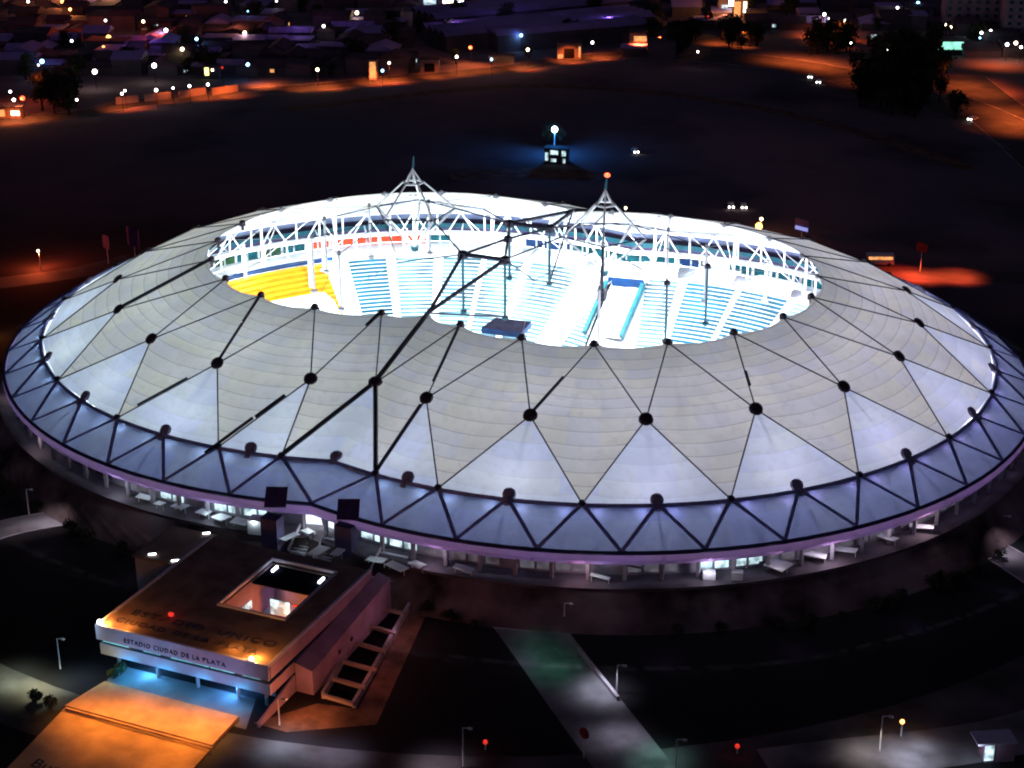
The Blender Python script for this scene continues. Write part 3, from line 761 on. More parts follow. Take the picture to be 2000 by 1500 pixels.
# ------------------------------------------------------------------ entrance building
X0, X1, YF, YB = -12.4, 17.4, -125.5, -94.0; ZR = -3.0
HX0, HX1, HY0, HY1 = 1.2, 12.6, -112.8, -97.2          # courtyard
E_ = thing('entrance_building', 'low entrance building with raised lettering on its dark roof, a lit courtyard and cantilevered front', 'building', ((X0+X1)/2, (YF+YB)/2, G))
EL = Vector(E_.location)
def ep(mb, name, parent=None):
    if parent is None: return mb.build(name, E_, tuple(-EL))
    return mb.build(name, parent)
mb = MB()
for x0, x1, y0, y1 in ((X0+.4, HX0-.3, YF+.4, YB), (HX1+.3, X1-.4, YF+.4, YB), (HX0-.3, HX1+.3, YF+.4, HY0-.3), (HX0-.3, HX1+.3, HY1+.3, YB)):
    mb.box(((x0+x1)/2, (y0+y1)/2, ZR-.25), (x1-x0, y1-y0, .3), 'roofdk')
ep(mb, 'roof')
mb = MB()
for x0, x1, y0, y1 in ((X0, X1, YF, YF+.4), (X0, X0+.4, YF+.4, YB), (X1-.4, X1, YF+.4, YB)): mb.box(((x0+x1)/2, (y0+y1)/2, ZR+.02), (x1-x0, y1-y0, .42), 'bandg')
for x0, x1, y0, y1 in ((HX0-.3, HX1+.3, HY0-.3, HY0), (HX0-.3, HX0, HY0, HY1), (HX1, HX1+.3, HY0, HY1), (HX0-.3, HX1+.3, HY1, HY1+.3)): mb.box(((x0+x1)/2, (y0+y1)/2, ZR+.0), (x1-x0, y1-y0, .5), 'bandg')
ep(mb, 'parapet')
mb = MB(); mb.box(((X0+X1)/2, YF+.15, ZR-1.25), (X1-X0, .3, 2.1), 'bandg'); mb.box((X0+.15, (YF+YB)/2+.3, ZR-1.25), (.3, YB-YF-.6, 2.1), 'bandg'); mb.box((X1-.15, (YF+YB)/2+.3, ZR-1.25), (.3, YB-YF-.6, 2.1), 'wallmv'); ep(mb, 'upper_band')
mb = MB(); mb.box(((X0+X1)/2, YF+.75, ZR-2.75), (X1-X0-1.2, .2, .9), 'tealglass')
for x, w in ((X0+3.0, 4.6), (X0+9.4, 3.0), (X0+16.0, 6.5), (X0+21.6, 4.0), (X0+26.5, 3.0)): mb.box((x, YF+.62, ZR-2.72), (w, .06, .34), 'Eteal')
mb.box((X1-.75, (YF+YB)/2-6, ZR-2.75), (.2, YB-YF-14, .9), 'tealglass'); ep(mb, 'window_strip')
mb = MB(); mb.box(((X0+X1)/2, YF+.6, ZR-4.1), (X1-X0-.3, .3, 1.8), 'bandg'); mb.box((X1-.3, YF+7.5, ZR-4.1), (.3, 13.4, 1.8), 'wallmv'); mb.box((X0+.3, YF+7.5, ZR-4.1), (.3, 13.4, 1.8), 'bandg'); ep(mb, 'lower_band')
mb = MB(); mb.box(((X0+X1)/2, (YF+.7+HY0-.4)/2, ZR-4.8), (X1-X0-1.2, HY0-.4-YF-.7, .25), 'bconc'); ep(mb, 'soffit')
mb = MB(); mb.box(((X0+X1)/2, YF+4.6, (ZR-5+G)/2), (X1-X0-4, .3, 3.0), 'bconc'); mb.box(((X0+X1)/2, YB-.3, (ZR+G)/2-.3), (X1-X0-1, .3, 7.2), 'bconc'); mb.box((X0+1, (YF+YB)/2+5, (ZR-5+G)/2), (.3, 19, 3), 'bconc'); ep(mb, 'wall')
for x in (X0+7.0, X0+22.5):
    mb = MB(); mb.box((x, YF+4.38, G+1.5), (2.6, .12, 2.6), 'Eglow'); ep(mb, 'door')
for x in (X0+2, X0+9, X0+16, X0+23, X1-2):
    mb = MB(); mb.tube((x, YF+2.2, G), (x, YF+2.2, ZR-4.9), .28, 'bconc', 8); ep(mb, 'column')
# courtyard
mb = MB()
mb.box(((HX0+HX1)/2, (HY0+HY1)/2, G+.35), (HX1-HX0, HY1-HY0, .3), 'conc'); ep(mb, 'courtyard_floor')
mb = MB()
mb.box((HX0-.12, (HY0+HY1)/2, (ZR-.5+G)/2), (.2, HY1-HY0, 7.2), 'wallmv'); mb.box((HX1+.12, (HY0+HY1)/2, (ZR-.5+G)/2), (.2, HY1-HY0, 7.2), 'wallorange')
mb.box(((HX0+HX1)/2, HY1+.12, (ZR-.5+G)/2), (HX1-HX0, .2, 7.2), 'wallorange'); mb.box(((HX0+HX1)/2, HY0-.12, (ZR-.5+G)/2), (HX1-HX0, .2, 7.2), 'wallorange'); ep(mb, 'courtyard_wall')
mb = MB()
for k in range(5): mb.box((HX0+.06, HY0+2.0+k*1.5, G+3.6), (.08, 1.25, 1.3), 'Elit')
ep(mb, 'courtyard_window')
mb = MB(); mb.box((HX0+4.0, HY1-5.0, G+2.6), (3.4, .3, 2.6), 'Elit'); mb.box((HX0+4.0, HY1-5.2, G+.9), (3.6, .3, .9), 'orangewall'); ep(mb, 'reception_screen')
mb = MB(); mb.box((HX0+8.6, HY1-4.6, G+2.4), (1.5, .2, 3.0), 'Ewarmw'); mb.box((HX0+6.6, HY1-4.9, G+1.0), (5.2, .3, .5), 'Ewarmw'); mb.bar((HX0+6.4, HY1-4.8, G+3.6), (HX0+10.8, HY1-4.8, G+3.6), .2, .25, 'orangewall'); ep(mb, 'courtyard_glow')  # glowing panels added to warm the courtyard
mb = MB(); mb.box(((HX0+HX1)/2, HY1-3.2, ZR-1.0), (HX1-HX0, 6.3, .2), 'nearblack'); ep(mb, 'courtyard_canopy')
for x, y in ((HX0+1.3, HY1-1.6), (HX1-1.4, HY1-2.0)):
    mb = MB(); mb.bar((x, y-.8, ZR-.6), (x, y+.8, ZR-.6), .3, .35, 'Ewhite'); ep(mb, 'roof_light')
# side wing with its end wall
wx0, wx1 = 20.4, 19.6
mb = MB(); mb.poly([(wx0, -118.5, G), (wx1, -92, G), (wx1, -92, -5.0), (wx0, -118.5, -7.0)], 'wallmv'); mb.poly([(17.5, -118.5, G), (wx0, -118.5, G), (wx0, -118.5, -7.0), (17.5, -118.5, -6.2)], 'wallmv')
mb.poly([(17.5, -118.5, -6.2), (wx0, -118.5, -7.0), (wx1, -92, -5.0), (17.5, -92, -4.4)], 'wallmv'); ep(mb, 'side_wing')
mb = MB(); mb.poly([(17.5, -129.0, G), (17.5, -118.6, G), (17.5, -118.6, -8.2), (17.5, -129.0, -10.2)], 'wallmv'); mb.poly([(17.2, -129.0, G), (17.2, -118.6, G), (17.2, -118.6, -8.2), (17.2, -129.0, -10.2)][::-1], 'wallmv'); mb.poly([(17.2, -129, -10.2), (17.5, -129, -10.2), (17.5, -118.6, -8.2), (17.2, -118.6, -8.2)], 'wallmv'); ep(mb, 'ramp_wall')
mb = MB()
for k in range(2): mb.disc((20.2-.1*k, -110+4*k, -8.4), (1, 0, 0), .4, .06, 'dark', 10, .02)
ep(mb, 'side_vent')
def text(name, body, size, loc, rot, mt, ext, parent, width=None, spacing=1.0):
    cu = bpy.data.curves.new(name, 'FONT'); cu.body = body; cu.size = size; cu.extrude = ext; cu.space_character = spacing
    o = bpy.data.objects.new(name, cu); sc.collection.objects.link(o)
    bpy.context.view_layer.update()
    me = bpy.data.meshes.new_from_object(o.evaluated_get(bpy.context.evaluated_depsgraph_get()))
    bpy.data.objects.remove(o)
    if width:
        w = max(v.co.x for v in me.vertices)-min(v.co.x for v in me.vertices); k = width/w
        for v in me.vertices: v.co.x *= k
    me.materials.clear(); me.materials.append(M[mt])
    n = bpy.data.objects.new(name, me); sc.collection.objects.link(n)
    n.rotation_euler = rot; n.location = Vector(loc)-(EL if parent is E_ else Vector((0, 0, 0)))
    if parent: n.parent = parent
    return n
def words(name, items, size, y, z, rot, ext):
    for w_, x, wd in items: text(name, w_, size, (x, y, z), rot, 'letter', ext, E_, wd, 1.25)
words('roof_lettering', (('ESTADIO', X0+2.6, 12.6), ('UNICO', X0+17.8, 9.6)), 2.0, YF+5.0, ZR-.05, (0, 0, 0), .04)
words('roof_lettering', (('CIUDAD', X0+1.7, 8.6), ('DE', X0+11.7, 2.6), ('LA', X0+15.6, 2.4), ('PLATA', X0+19.6, 6.6)), 1.7, YF+2.4, ZR-.05, (0, 0, 0), .04)
words('fascia_lettering', (('ESTADIO', X0+5.0, 4.6), ('CIUDAD', X0+10.2, 4.2), ('DE', X0+15.0, 1.35), ('LA', X0+16.95, 1.2), ('PLATA', X0+18.7, 3.9)), 1.05, YF-.05, ZR-1.7, (D(90), 0, 0), .06)
lamp('roof_floodlight', (X0+1.0, YF+1.0, ZR+.8), 1900, (1.0, .36, .06), .15)
lamp('roof_floodlight', (X0+4.5, YF+1.6, ZR+.8), 420, (1.0, .36, .06), .15)
lamp('roof_floodlight', (X1-7.0, YF+2.6, ZR+.8), 300, (1.0, .36, .06), .15)
lamp('roof_floodlight', (X1-3.0, YF+1.4, ZR+.8), 1900, (1.0, .36, .06), .15)
mb = MB(); mb.box((X0+.6, YF+.5, ZR+.5), (.7, .5, .5), 'Ewhite'); ep(mb, 'corner_floodlight')
mb = MB(); mb.box((X1-3.0, YF+.5, ZR+.45), (.6, .4, .4), 'Ewarm'); ep(mb, 'corner_floodlight')
lamp('corner_glow', (X0-1.2, YF-1.2, ZR-.5), 160, (.6, .85, 1.0), .2)
lamp('fascia_light', ((X0+X1)/2-6, YF-8.5, ZR-5.5), 1500, (.40, .55, 1.0), .4, 95, ((X0+X1)/2-6, YF, ZR-2.4), .8)
lamp('fascia_light', ((X0+X1)/2+6, YF-8.5, ZR-5.5), 1100, (.62, .52, 1.0), .4, 95, ((X0+X1)/2+6, YF, ZR-2.4), .8)
lamp('entrance_light', (X0+7.6, YF+2.2, G+1.6), 1500, (.10, .50, 1.0), .3)
lamp('entrance_light', (X0+22.5, YF+2.2, G+1.6), 1700, (.10, .42, 1.0), .3)
for k in range(4): lamp('entrance_light', (X0+5+6.5*k, YF-.8, G+2.2), 260, (.03, .45, .8), .3)
lamp('courtyard_light', (HX0+8.0, HY0+8.0, G+2.4), 2600, (1.0, .26, .03), .25)
lamp('courtyard_light', (HX0+2.5, HY0+6.5, G+4.0), 25, (.9, .85, 1.0), .25)
lamp('side_floodlight', (23.0, -125.0, G+3.5), 1500, (1.0, .30, .10), .3)
lamp('side_floodlight', (26.5, -100.0, G+5.0), 350, (1.0, .32, .22), .3)
lamp('side_floodlight', (27.5, -112.0, G+5.0), 300, (1.0, .22, .14), .3)
mb = MB(); 
r1 = (at(318, 1195, ZR), )
mb = MB(); p = at(334, 1198, ZR+.3); mb.box((p.x, p.y, ZR+.1), (.7, .5, .5), 'Ereddim'); ep(mb, 'red_roof_lamp'); lamp('red_roof_light', (p.x, p.y-.3, ZR+.9), 28, (1, .03, .03), .2)
# left annexe roofs behind the entrance building
an = thing('annexe', 'dark low flat roofed annexe left of the entrance building under the stadium rim', 'building', (-17, -96, G)); al = Vector(an.location)
mb = MB(); mb.box((-17.5, -97, (G-4.6)/2), (8.5, 11, -4.6-G), 'bconc'); mb.build('wall', an, tuple(-al))
mb = MB(); mb.box((-17.5, -97, -4.45), (9.2, 11.6, .3), 'roofdk'); mb.build('roof', an, tuple(-al))
for x, y in ((-19.5, -101.8), (-14.8, -102.2), (-15.5, -92)):
    mb = MB(); mb.bar((x, y, -4.1), (x+1.1, y+.5, -4.0), .22, .2, 'Ewhite'); mb.build('strip_light', an, tuple(-al))

# orange lit plaza with its step, blue strip, floor lettering
pz = [at(205, 1337), at(467, 1406), at(415, 1462), at(128, 1384)]
pz2 = [at(128, 1384), at(415, 1462), at(310, 1580), at(-40, 1560)]
mb = MB()
def slab(mb, q, z, th, mt):
    top = [Vector((p.x, p.y, G+z)) for p in q]
    mb.poly(top[::-1], mt)
    for a, b in zip(top, top[1:]+top[:1]): mb.poly([a, b, b-Vector((0, 0, th)), a-Vector((0, 0, th))], mt)
slab(mb, pz, .60, .6, 'orangepav'); tag(mb.build('plaza'), kind='structure')
mb = MB(); slab(mb, pz2, .25, .25, 'orangepav'); tag(mb.build('plaza_step'), kind='structure')
mb = MB(); a = at(128, 1384, G+.7); b = at(415, 1462, G+.7); mb.bar(a, b, .3, .35, 'orangepav'); tag(mb.build('step_edge'), kind='structure')
strip('forecourt', [at(235, 1300), at(500, 1365), at(480, 1425), at(195, 1345)], 'paving', .03)
d_ = (at(415, 1462)-at(128, 1384)); rz_ = math.atan2(d_.y, d_.x)
ft = text('floor_lettering', 'Buenos Aires', 2.7, at(55, 1495, G+.27), (0, 0, rz_), 'letter', .01, None, 17)
tag(ft, 'large dark lettering laid on the orange lit plaza paving', 'lettering')
for p, pw in ((at(170, 1400), 1500), (at(260, 1400), 1700), (at(340, 1420), 1700), (at(420, 1430), 2000), (at(210, 1450), 900), (at(330, 1480), 1200)):
    lamp('plaza_floodlight', (p.x, p.y, G+7.5), pw*2.2, (1.0, .36, .05), .5, 110, (p.x, p.y, G), 1.0)
# trench with cross beams beside the side wing
PG = thing('pergola', 'sunken ramp spanned by a row of parallel orange lit concrete beams', 'pergola', tuple(at(715, 1270)))
pl = Vector(PG.location)
zb = G+1.2
beams = [((631, 1358), (691, 1376)), ((649, 1325), (715, 1344)), ((670, 1292), (735, 1310)), ((693, 1255), (754, 1273)), ((712, 1220), (773, 1238)), ((735, 1185), (791, 1199)), ((743, 1157), (806, 1171))]
for a, b in beams:
    mb = MB(); mb.bar(at(*a, zb), at(*b, zb), .62, .45, 'wallorange'); mb.build('beam', PG, tuple(-pl))
for k in (0, 1):
    mb = MB(); mb.bar(at(*beams[0][k], zb-.6), at(*beams[-1][k], zb-.6), .5, 1.2, 'bconc'); mb.build('side_wall', PG, tuple(-pl))
mb = MB(); mb.poly([at(*beams[0][0], G+.05), at(*beams[0][1], G+.05), at(*beams[-1][1], G+.05), at(*beams[-1][0], G+.05)], 'nearblack'); mb.build('ramp_dark_sheet', PG, tuple(-pl))  # flat black sheet paints the shade inside the sunken ramp
strip('side_yard', [at(495, 1412), at(620, 1374), at(700, 1385), at(800, 1190), at(835, 1195), at(735, 1415), at(560, 1430)], 'dirt', .02)
# kerb strip right of the forecourt and shrubs come later

# ------------------------------------------------------------------ street furniture
def street_lamp(px_, py_, h, label, head='pole', power=0, col=(1, 1, 1), r=.10, hr=.25, group=None, arm=.9, lamp_r=.25):
    p = at(px_, py_); t = thing('street_lamp', label, 'street lamp', tuple(p), 0, group)
    mb = MB(); mb.tube((0, 0, 0), (0, 0, h), r*1.3, 'pole', 7, r*.8); mb.tube((0, 0, h), (arm, 0, h+.25), r*.7, 'pole', 5); mb.build('pole', t)
    mb = MB(); mb.box((arm+.2, 0, h+.2), (hr*2.4, hr*1.5, hr*.8), head) if head == 'pole' else mb.sphere((arm*.6, 0, h+.1), hr, head)
    mb.build('lamp_head', t)
    if power: lamp('street_light', (p.x+arm*.6, p.y, G+h-.1-hr), power, col, lamp_r)
    return t
street_lamp(57, 1005, 5.0, 'pale lamp post beside the grey path at far left below the roof rim')
street_lamp(118, 1306, 5.2, 'lamp post on the dark lawn left of the entrance building')
street_lamp(905, 1497, 6.2, 'lamp post at the bottom edge on the lawn between plaza and diagonal path')
street_lamp(1205, 1352, 4.6, 'lamp post beside the long low white wall of the diagonal path')
street_lamp(1102, 1224, 4.2, 'faint lamp post where the diagonal path meets the stadium')
street_lamp(1718, 1466, 5.6, 'lamp post leaning by the lit path at the lower right')
street_lamp(1320, 1500, 4.6, 'dim lamp post at the bottom edge right of the diagonal path')
street_lamp(546, 1416, 4.4, 'white lamp post against the orange lit side wall of the entrance building')
street_lamp(1955, 1040, 3.2, 'short lamp post by the path at the right edge')
street_lamp(80, 527, 5.0, 'lit lamp post throwing an orange pool left of the stadium', 'Ewarm', 12000, (1, .12, .03), .14, .38, None, -.4)
for p_, pw, col in ((at(30, 1325), 800, (.8, .9, .6)), (at(85, 1345), 700, (1, .95, .5)), (at(150, 1330), 300, (.5, .8, 1)), (at(100, 1022), 420, (.9, .75, .8)), (at(30, 1038), 300, (.9, .7, .75)), (at(1180, 1350), 750, (.85, .85, 1.0)), (at(1290, 1480), 330, (.5, 1, .8)), (at(1050, 1262), 55, (.10, 1, .5)), (at(1072, 1290), 70, (.10, 1, .5)), (at(1090, 1315), 60, (.10, 1, .5)), (at(1960, 1075), 500, (.9, .75, .9)), (at(1780, 1480), 900, (.85, .85, 1.0)), (at(1700, 1478), 350, (1, .85, .75)), (at(560, 1455), 650, (.7, .8, 1.0)), (at(650, 1475), 400, (.8, .75, 1.0)), (at(860, 1492), 260, (1, .8, .9)), (at(1210, 1440), 300, (.9, .8, 1))):
    lamp('path_light', (p_.x, p_.y, G+5.0), pw*(5.2 if p_.y < -118 and not 55 < p_.x < 76 else 2.8), col, .3, 120, (p_.x, p_.y, G), .9)
# light washing the embankment from the concourse
for s, a, pw, col in ((-1, -60, 500, (1, .8, .8)), (-1, -78, 700, (.8, .9, 1)), (-1, -92, 600, (.7, .9, 1)), (1, -98, 800, (.7, .9, 1)), (1, -88, 500, (.9, .7, .9)), (1, -72, 500, (1, .6, .7)), (1, -58, 700, (.9, .8, 1)), (1, -44, 800, (.9, .75, .95)), (1, -30, 700, (1, .75, .8)), (-1, -40, 420, (.9, .75, .8)), (-1, -20, 350, (.8, .7, .9))):
    p = cp(s, a, 85.6, -3.2); lamp('soffit_light', p, pw*.32, col, .2)
for a in range(-100, 20, 12):
    for s in (-1, 1):
        p = cp(s, a, 100, -8.5); lamp('ground_light', p, 45, (.75, .45, 1.0) if s > 0 else (.8, .5, .9), .3)

def sign(px_, py_, h, w, hh, mt, label, round_=False):
    p = at(px_, py_); t = thing('sign', label, 'sign', tuple(p), -.4)
    mb = MB(); mb.tube((0, 0, 0), (0, 0, h), .08, 'pole', 6); mb.build('post', t)
    mb = MB()
    if round_: mb.disc((0, 0, h), (0, -1, 0), w/2, .1, mt, 14, .02)
    else: mb.box((0, -.12, h), (w, .12, hh), mt)
    mb.build('panel', t)
sign(1140, 1480, 4.0, 1.8, 1.8, 'redsign', 'red round sign on a thin post beside the lower end of the diagonal path', True)
sign(212, 515, 6, 3.2, 3.6, 'purplesign', 'small dim violet board left of the stadium, smaller of the pair')
sign(265, 510, 6.5, 6.0, 5.0, 'purplesign', 'larger dim violet board beyond the left roof edge')
sign(1565, 468, 4, 4.6, 3.4, 'purplesign', 'blue and white board beyond the right roof edge')
sign(1797, 530, 6.5, 3.2, 2.4, 'redsign', 'red board on a post above the red lit road at right')
p = at(1565, 468); mb = MB(); mb.box((p.x, p.y-.6, G+3.3), (4.2, .1, 1.0), emis('blue_panel', (.35, .4, .95), .8), -.4); t = mb.build('lit_strip'); t.parent = None
tag(t, 'pale blue lit strip across the board beyond the right roof edge', 'light')
def small_light(px_, py_, z, r, mt, label, power=0, col=(1, 1, 1), name='bollard_light'):
    p = at(px_, py_, G+z); t = thing(name, label, 'light', (p.x, p.y, G))
    mb = MB(); mb.tube((0, 0, 0), (0, 0, z), .12, 'pole', 6); mb.build('post', t)
    mb = MB(); mb.sphere((0, 0, z+r*.6), r, mt); mb.build('lamp_head', t)
    if power: lamp('small_light', (p.x, p.y-.2, G+z+r*2+.3), power, col, .2)
small_light(948, 1452, 1.0, .36, 'Ereddim', 'small red light low on the lawn near the bottom centre', 25, (1, .05, .03))
small_light(1440, 1460, 1.0, .36, 'Ereddim', 'small dim red light low on the lawn at the lower right centre', 18, (1, .05, .05))
small_light(1762, 1412, 2.2, .34, 'Eorange', 'small orange light beside the lamp post at the lower right', 120, (1, .4, .1))
small_light(1482, 446, 3.5, 1.0, 'Eorange', 'bright orange red light just beyond the right roof edge', 1500, (1, .25, .08))
small_light(1487, 430, 4.5, .5, 'Ewarm', 'small yellow light just above the bright orange red light', 200, (1, .7, .2))
small_light(311, 484, 3.0, .5, 'Eorange', 'small orange light at the left roof edge', 300, (1, .4, .1))
small_light(1222, 408, 3, .42, 'Ewarm', 'small warm light beside the right mast')
# white kiosk lower right
KO = thing('kiosk', 'small white kiosk standing by the path at the lower right corner', 'kiosk', tuple(at(1945, 1478)), .5)
mb = MB(); mb.box((0, 0, 1.5), (4.2, 2.6, 3.0), 'wallmv'); mb.build('wall', KO); mb = MB(); mb.box((-.6, 0, 3.15), (5.6, 3.2, .3), 'bandg'); mb.build('roof', KO)
mb = MB(); mb.box((-1.6, -1.34, 1.6), (1.3, .08, 2.4), 'Elit'); mb.build('door', KO)
p = at(1925, 1485); lamp('kiosk_light', (p.x-1, p.y-2, G+2.5), 160, (.8, .85, 1), .2)

# blue floodlight and lit booth behind the stadium
t = thing('floodlight_mast', 'mast with a dazzling blue white floodlight on the dark field behind the stadium', 'floodlight', tuple(at(1083, 300)))
mb = MB(); mb.tube((0, 0, 0), (0, 0, 7.6), .2, 'pole', 7, .12); mb.build('pole', t)
mb = MB(); mb.sphere((0, 0, 8.0), 1.05, 'Ewhite', 12, 8); mb.build('lamp_head', t)
p = at(1083, 300); lamp('blue_flood_halo', (p.x, p.y, G+9.6), 1200, (.03, .30, 1.0), .5)
t = thing('booth', 'small booth with white lit windows below the blue floodlight', 'booth', tuple(at(1088, 318)), .2)
mb = MB(); mb.box((0, 0, 2.4), (7.5, 4, 4.8), 'cardark'); mb.build('wall', t)
mb = MB(); mb.box((0, 0, 4.95), (8, 4.5, .3), 'tyre'); mb.build('roof', t)
for x, z, w, h in ((-.6, 3.8, 2.6, 1.4), (2.5, 3.6, 1.3, 1.7), (-.8, 1.3, 1.8, 1.0), (2.6, 1.2, .8, 1.5), (-3, 2.4, 1.0, 2.6)):
    mb = MB(); mb.box((x, -2.05, z), (w, .08, h), 'Elit'); mb.build('window', t)

# cars
def make_car(label, loc, rz, paint='carwhite', heads=True, group='cars on the far roads'):
    t = thing('parked_car', label, 'car', loc, rz, group)
    prof = [(-2.1, .35), (-2.15, .85), (-1.5, .95), (-1.0, 1.45), (.5, 1.45), (1.15, .98), (2.0, .85), (2.15, .4)]
    mb = MB()
    L = [(x, -.85, z) for x, z in prof]; R = [(x, .85, z) for x, z in prof]
    mb.poly(L, paint); mb.poly(R[::-1], paint); mb.grid([R+[R[0]], L+[L[0]]], paint); mb.build('body', t)
    for x in (-1.35, 1.35):
        for y in (-.8, .8):
            mb = MB(); mb.tube((x, y-.12, .33), (x, y+.12, .33), .33, 'tyre', 10); mb.build('wheel', t)
    if heads:
        for y in (-.6, .6):
            mb = MB(); mb.sphere((2.12, y, .68), .30, 'Ehead', 6, 4); mb.build('headlight', t)
    mb = MB(); mb.box((-.3, 0, 1.2), (1.7, 1.72, .36), 'tyre'); mb.build('window', t)
    return t
car0 = make_car('pale car with lit headlights on the dark field behind the right mast', tuple(at(1240, 298)), -1.0)
cars = [(1427, 405, -1.2, 'car with lit headlights behind the stadium, left of the pair'), (1452, 406, -1.2, 'car with lit headlights behind the stadium, right of the pair'),
        (1584, 152, -1.5, 'car with lit headlights on the wide orange road, upper of the pair'), (1600, 162, -1.5, 'car with lit headlights on the wide orange road, lower of the pair'),
        (1900, 235, -2.0, 'pale car with headlights beside the orange road at the right edge'), (28, 222, -1.4, 'pale car under the orange lamp at the far left road'), (10, 222, -1.4, 'second pale car at the very left end of the far road'),
        (975, 120, -1.6, 'car parked by the orange lit far road at top centre')]
for px_, py_, rz, lb in cars: dup(car0, tuple(at(px_, py_)), rz, lb)
for px_, py_, l in ((1718, 517, 5.5),):
    t = thing('bus', 'long pale red lit bus on the road at the right of the stadium', 'bus', tuple(at(px_, py_)), .35)
    mb = MB(); mb.box((0, 0, 1.7), (7, 2.3, 2.5), 'carwhite'); mb.build('body', t)
    mb = MB(); mb.box((0, -1.18, 2.1), (6.2, .05, .8), 'Ewarmw'); mb.build('window', t)
    for x in (-2.2, 2.2):
        for y in (-1., 1.): mb = MB(); mb.tube((x, y-.15, .5), (x, y+.15, .5), .5, 'tyre', 10); mb.build('wheel', t)
p = at(1800, 541); lamp('road_light', (p.x, p.y, G+6.5), 17000, (1, .10, .03), .3, 112, (p.x, p.y, G), .8)
p = at(1870, 541); lamp('road_light', (p.x, p.y, G+6.5), 17000, (1, .10, .03), .3, 112, (p.x, p.y, G), .8)
p = at(1760, 538); lamp('road_light', (p.x, p.y, G+6.5), 14000, (1, .06, .02), .3, 120, (p.x, p.y, G), .8)
p = at(5, 665); lamp('road_light', (p.x-3, p.y, G+4), 3000, (1, .2, .03), .3)

# ------------------------------------------------------------------ trees
def leaf_mesh(seed, R=4.0, H=7.0, n=520, ls=1.0):
    rnd = random.Random(seed); mb = MB()
    blobs = [(rnd.uniform(-.45, .45)*R, rnd.uniform(-.45, .45)*R, H*rnd.uniform(.45, .95), R*rnd.uniform(.35, .6)) for _ in range(8)]
    for _ in range(n):
        bx, by, bz, br = rnd.choice(blobs); d = Vector((rnd.gauss(0, 1), rnd.gauss(0, 1), rnd.gauss(0, 1))).normalized()*br*rnd.random()**.4
        c = Vector((bx, by, bz))+d; s_ = rnd.uniform(.28, .6)*ls
        u = Vector((rnd.uniform(-1, 1), rnd.uniform(-1, 1), rnd.uniform(-1, 1))).normalized(); w = u.orthogonal().normalized()
        mb.poly([c-u*s_, c+w*s_*.6, c+u*s_, c-w*s_*.6], 'leaf')
    return mb
def make_tree(seed, label, group, loc):
    t = thing('tree', label, 'tree', loc, 0, group)
    mb = MB(); mb.tube((0, 0, 0), (.1, .1, 3.4), .35, 'trunk', 7, .22)
    rnd = random.Random(seed)
    for k in range(4):
        a = k*1.6+rnd.random(); mb.tube((.1, .1, 2.8), (1.6*math.cos(a), 1.6*math.sin(a), 5.2), .18, 'trunk', 5, .06)
    mb.build('trunk', t); leaf_mesh(seed).build('crown', t); return t
tgroup = 'dark trees among the town houses'
protos = []
tree_spots = []
rnd = random.Random(11)
for _ in range(70):
    px_ = rnd.uniform(-20, 2010); py_ = rnd.uniform(-10, 100)
    if px_ < 760: py_ = rnd.uniform(-10, 175-px_*.05)
    tree_spots.append((px_, py_, rnd.uniform(.8, 1.4)))
for _ in range(46):                                     # big dark mass upper right
    tree_spots.append((rnd.gauss(1765, 45), rnd.uniform(115, 235), rnd.uniform(1.1, 1.7)))
for _ in range(14): tree_spots.append((rnd.gauss(115, 25), rnd.uniform(180, 225), rnd.uniform(1.0, 1.5)))
for _ in range(10): tree_spots.append((rnd.gauss(1310, 25), rnd.uniform(75, 112), rnd.uniform(.9, 1.3)))
for _ in range(14): tree_spots.append((rnd.uniform(1580, 1660), rnd.uniform(70, 112), rnd.uniform(.9, 1.4)))
for _ in range(10): tree_spots.append((rnd.uniform(1350, 1480), rnd.uniform(70, 100), rnd.uniform(.8, 1.2)))
for q in ((617, 150, .8), (645, 152, .8), (765, 140, .9), (790, 143, 1), (1030, 118, .7), (890, 125, .7), (340, 110, 1)): tree_spots.append(q)
def tree_label(px_, py_):
    if 1660 < px_ < 1880 and py_ > 105: return 'tall dark tree in the black grove at the upper right', 'trees of the black grove'
    if 1560 < px_ < 1670 and py_ > 60: return 'tree lit orange by street lamps at the upper right', 'orange lit trees by the wide road'
    if 1340 < px_ < 1490 and py_ > 60: return 'dim reddish tree beside the wide road at the top', 'reddish trees by the wide road'
    if px_ < 180 and py_ > 170: return 'dark tree at the left end of the far road', 'trees at the left end of the far road'
    if px_ < 800: return 'dark tree among the houses of the town at the upper left', 'dark trees of the upper left town'
    if px_ < 1300: return 'dark tree by the long factory roofs at the top', 'dark trees by the factory roofs'
    return 'dark tree among the houses at the upper right', 'dark trees of the upper right town'
for i, (px_, py_, sc_) in enumerate(tree_spots):
    lb, gp = tree_label(px_, py_); p = at(px_, py_)
    if len(protos) < 4:
        t = make_tree(20+i, lb, gp, tuple(p)); protos.append(t)
    else: t = dup(protos[i % 4], tuple(p), rnd.uniform(0, 6), lb); t['group'] = gp
    t.scale = (sc_, sc_, sc_*rnd.uniform(.85, 1.2))
t = thing('tree', 'made-up dense tree lit blue as the halo of the dazzling floodlight', 'tree', tuple(at(1083, 291)), 0)  # added tree, stands in for the floodlight's blue halo
mb = MB(); mb.tube((0, 0, 0), (0, 0, 4.5), .3, 'trunk', 7, .15); mb.build('trunk', t); leaf_mesh(77, 5.0, 9.5, 3200, .5).build('crown', t)  # trunk and crown of the added halo tree
p = at(1083, 300); lamp('blue_flood_halo', (p.x+1.0, p.y-1.6, G+8.4), 6000, (.02, .28, 1.0), .4)  # extra blue light added so the tree glows as the halo
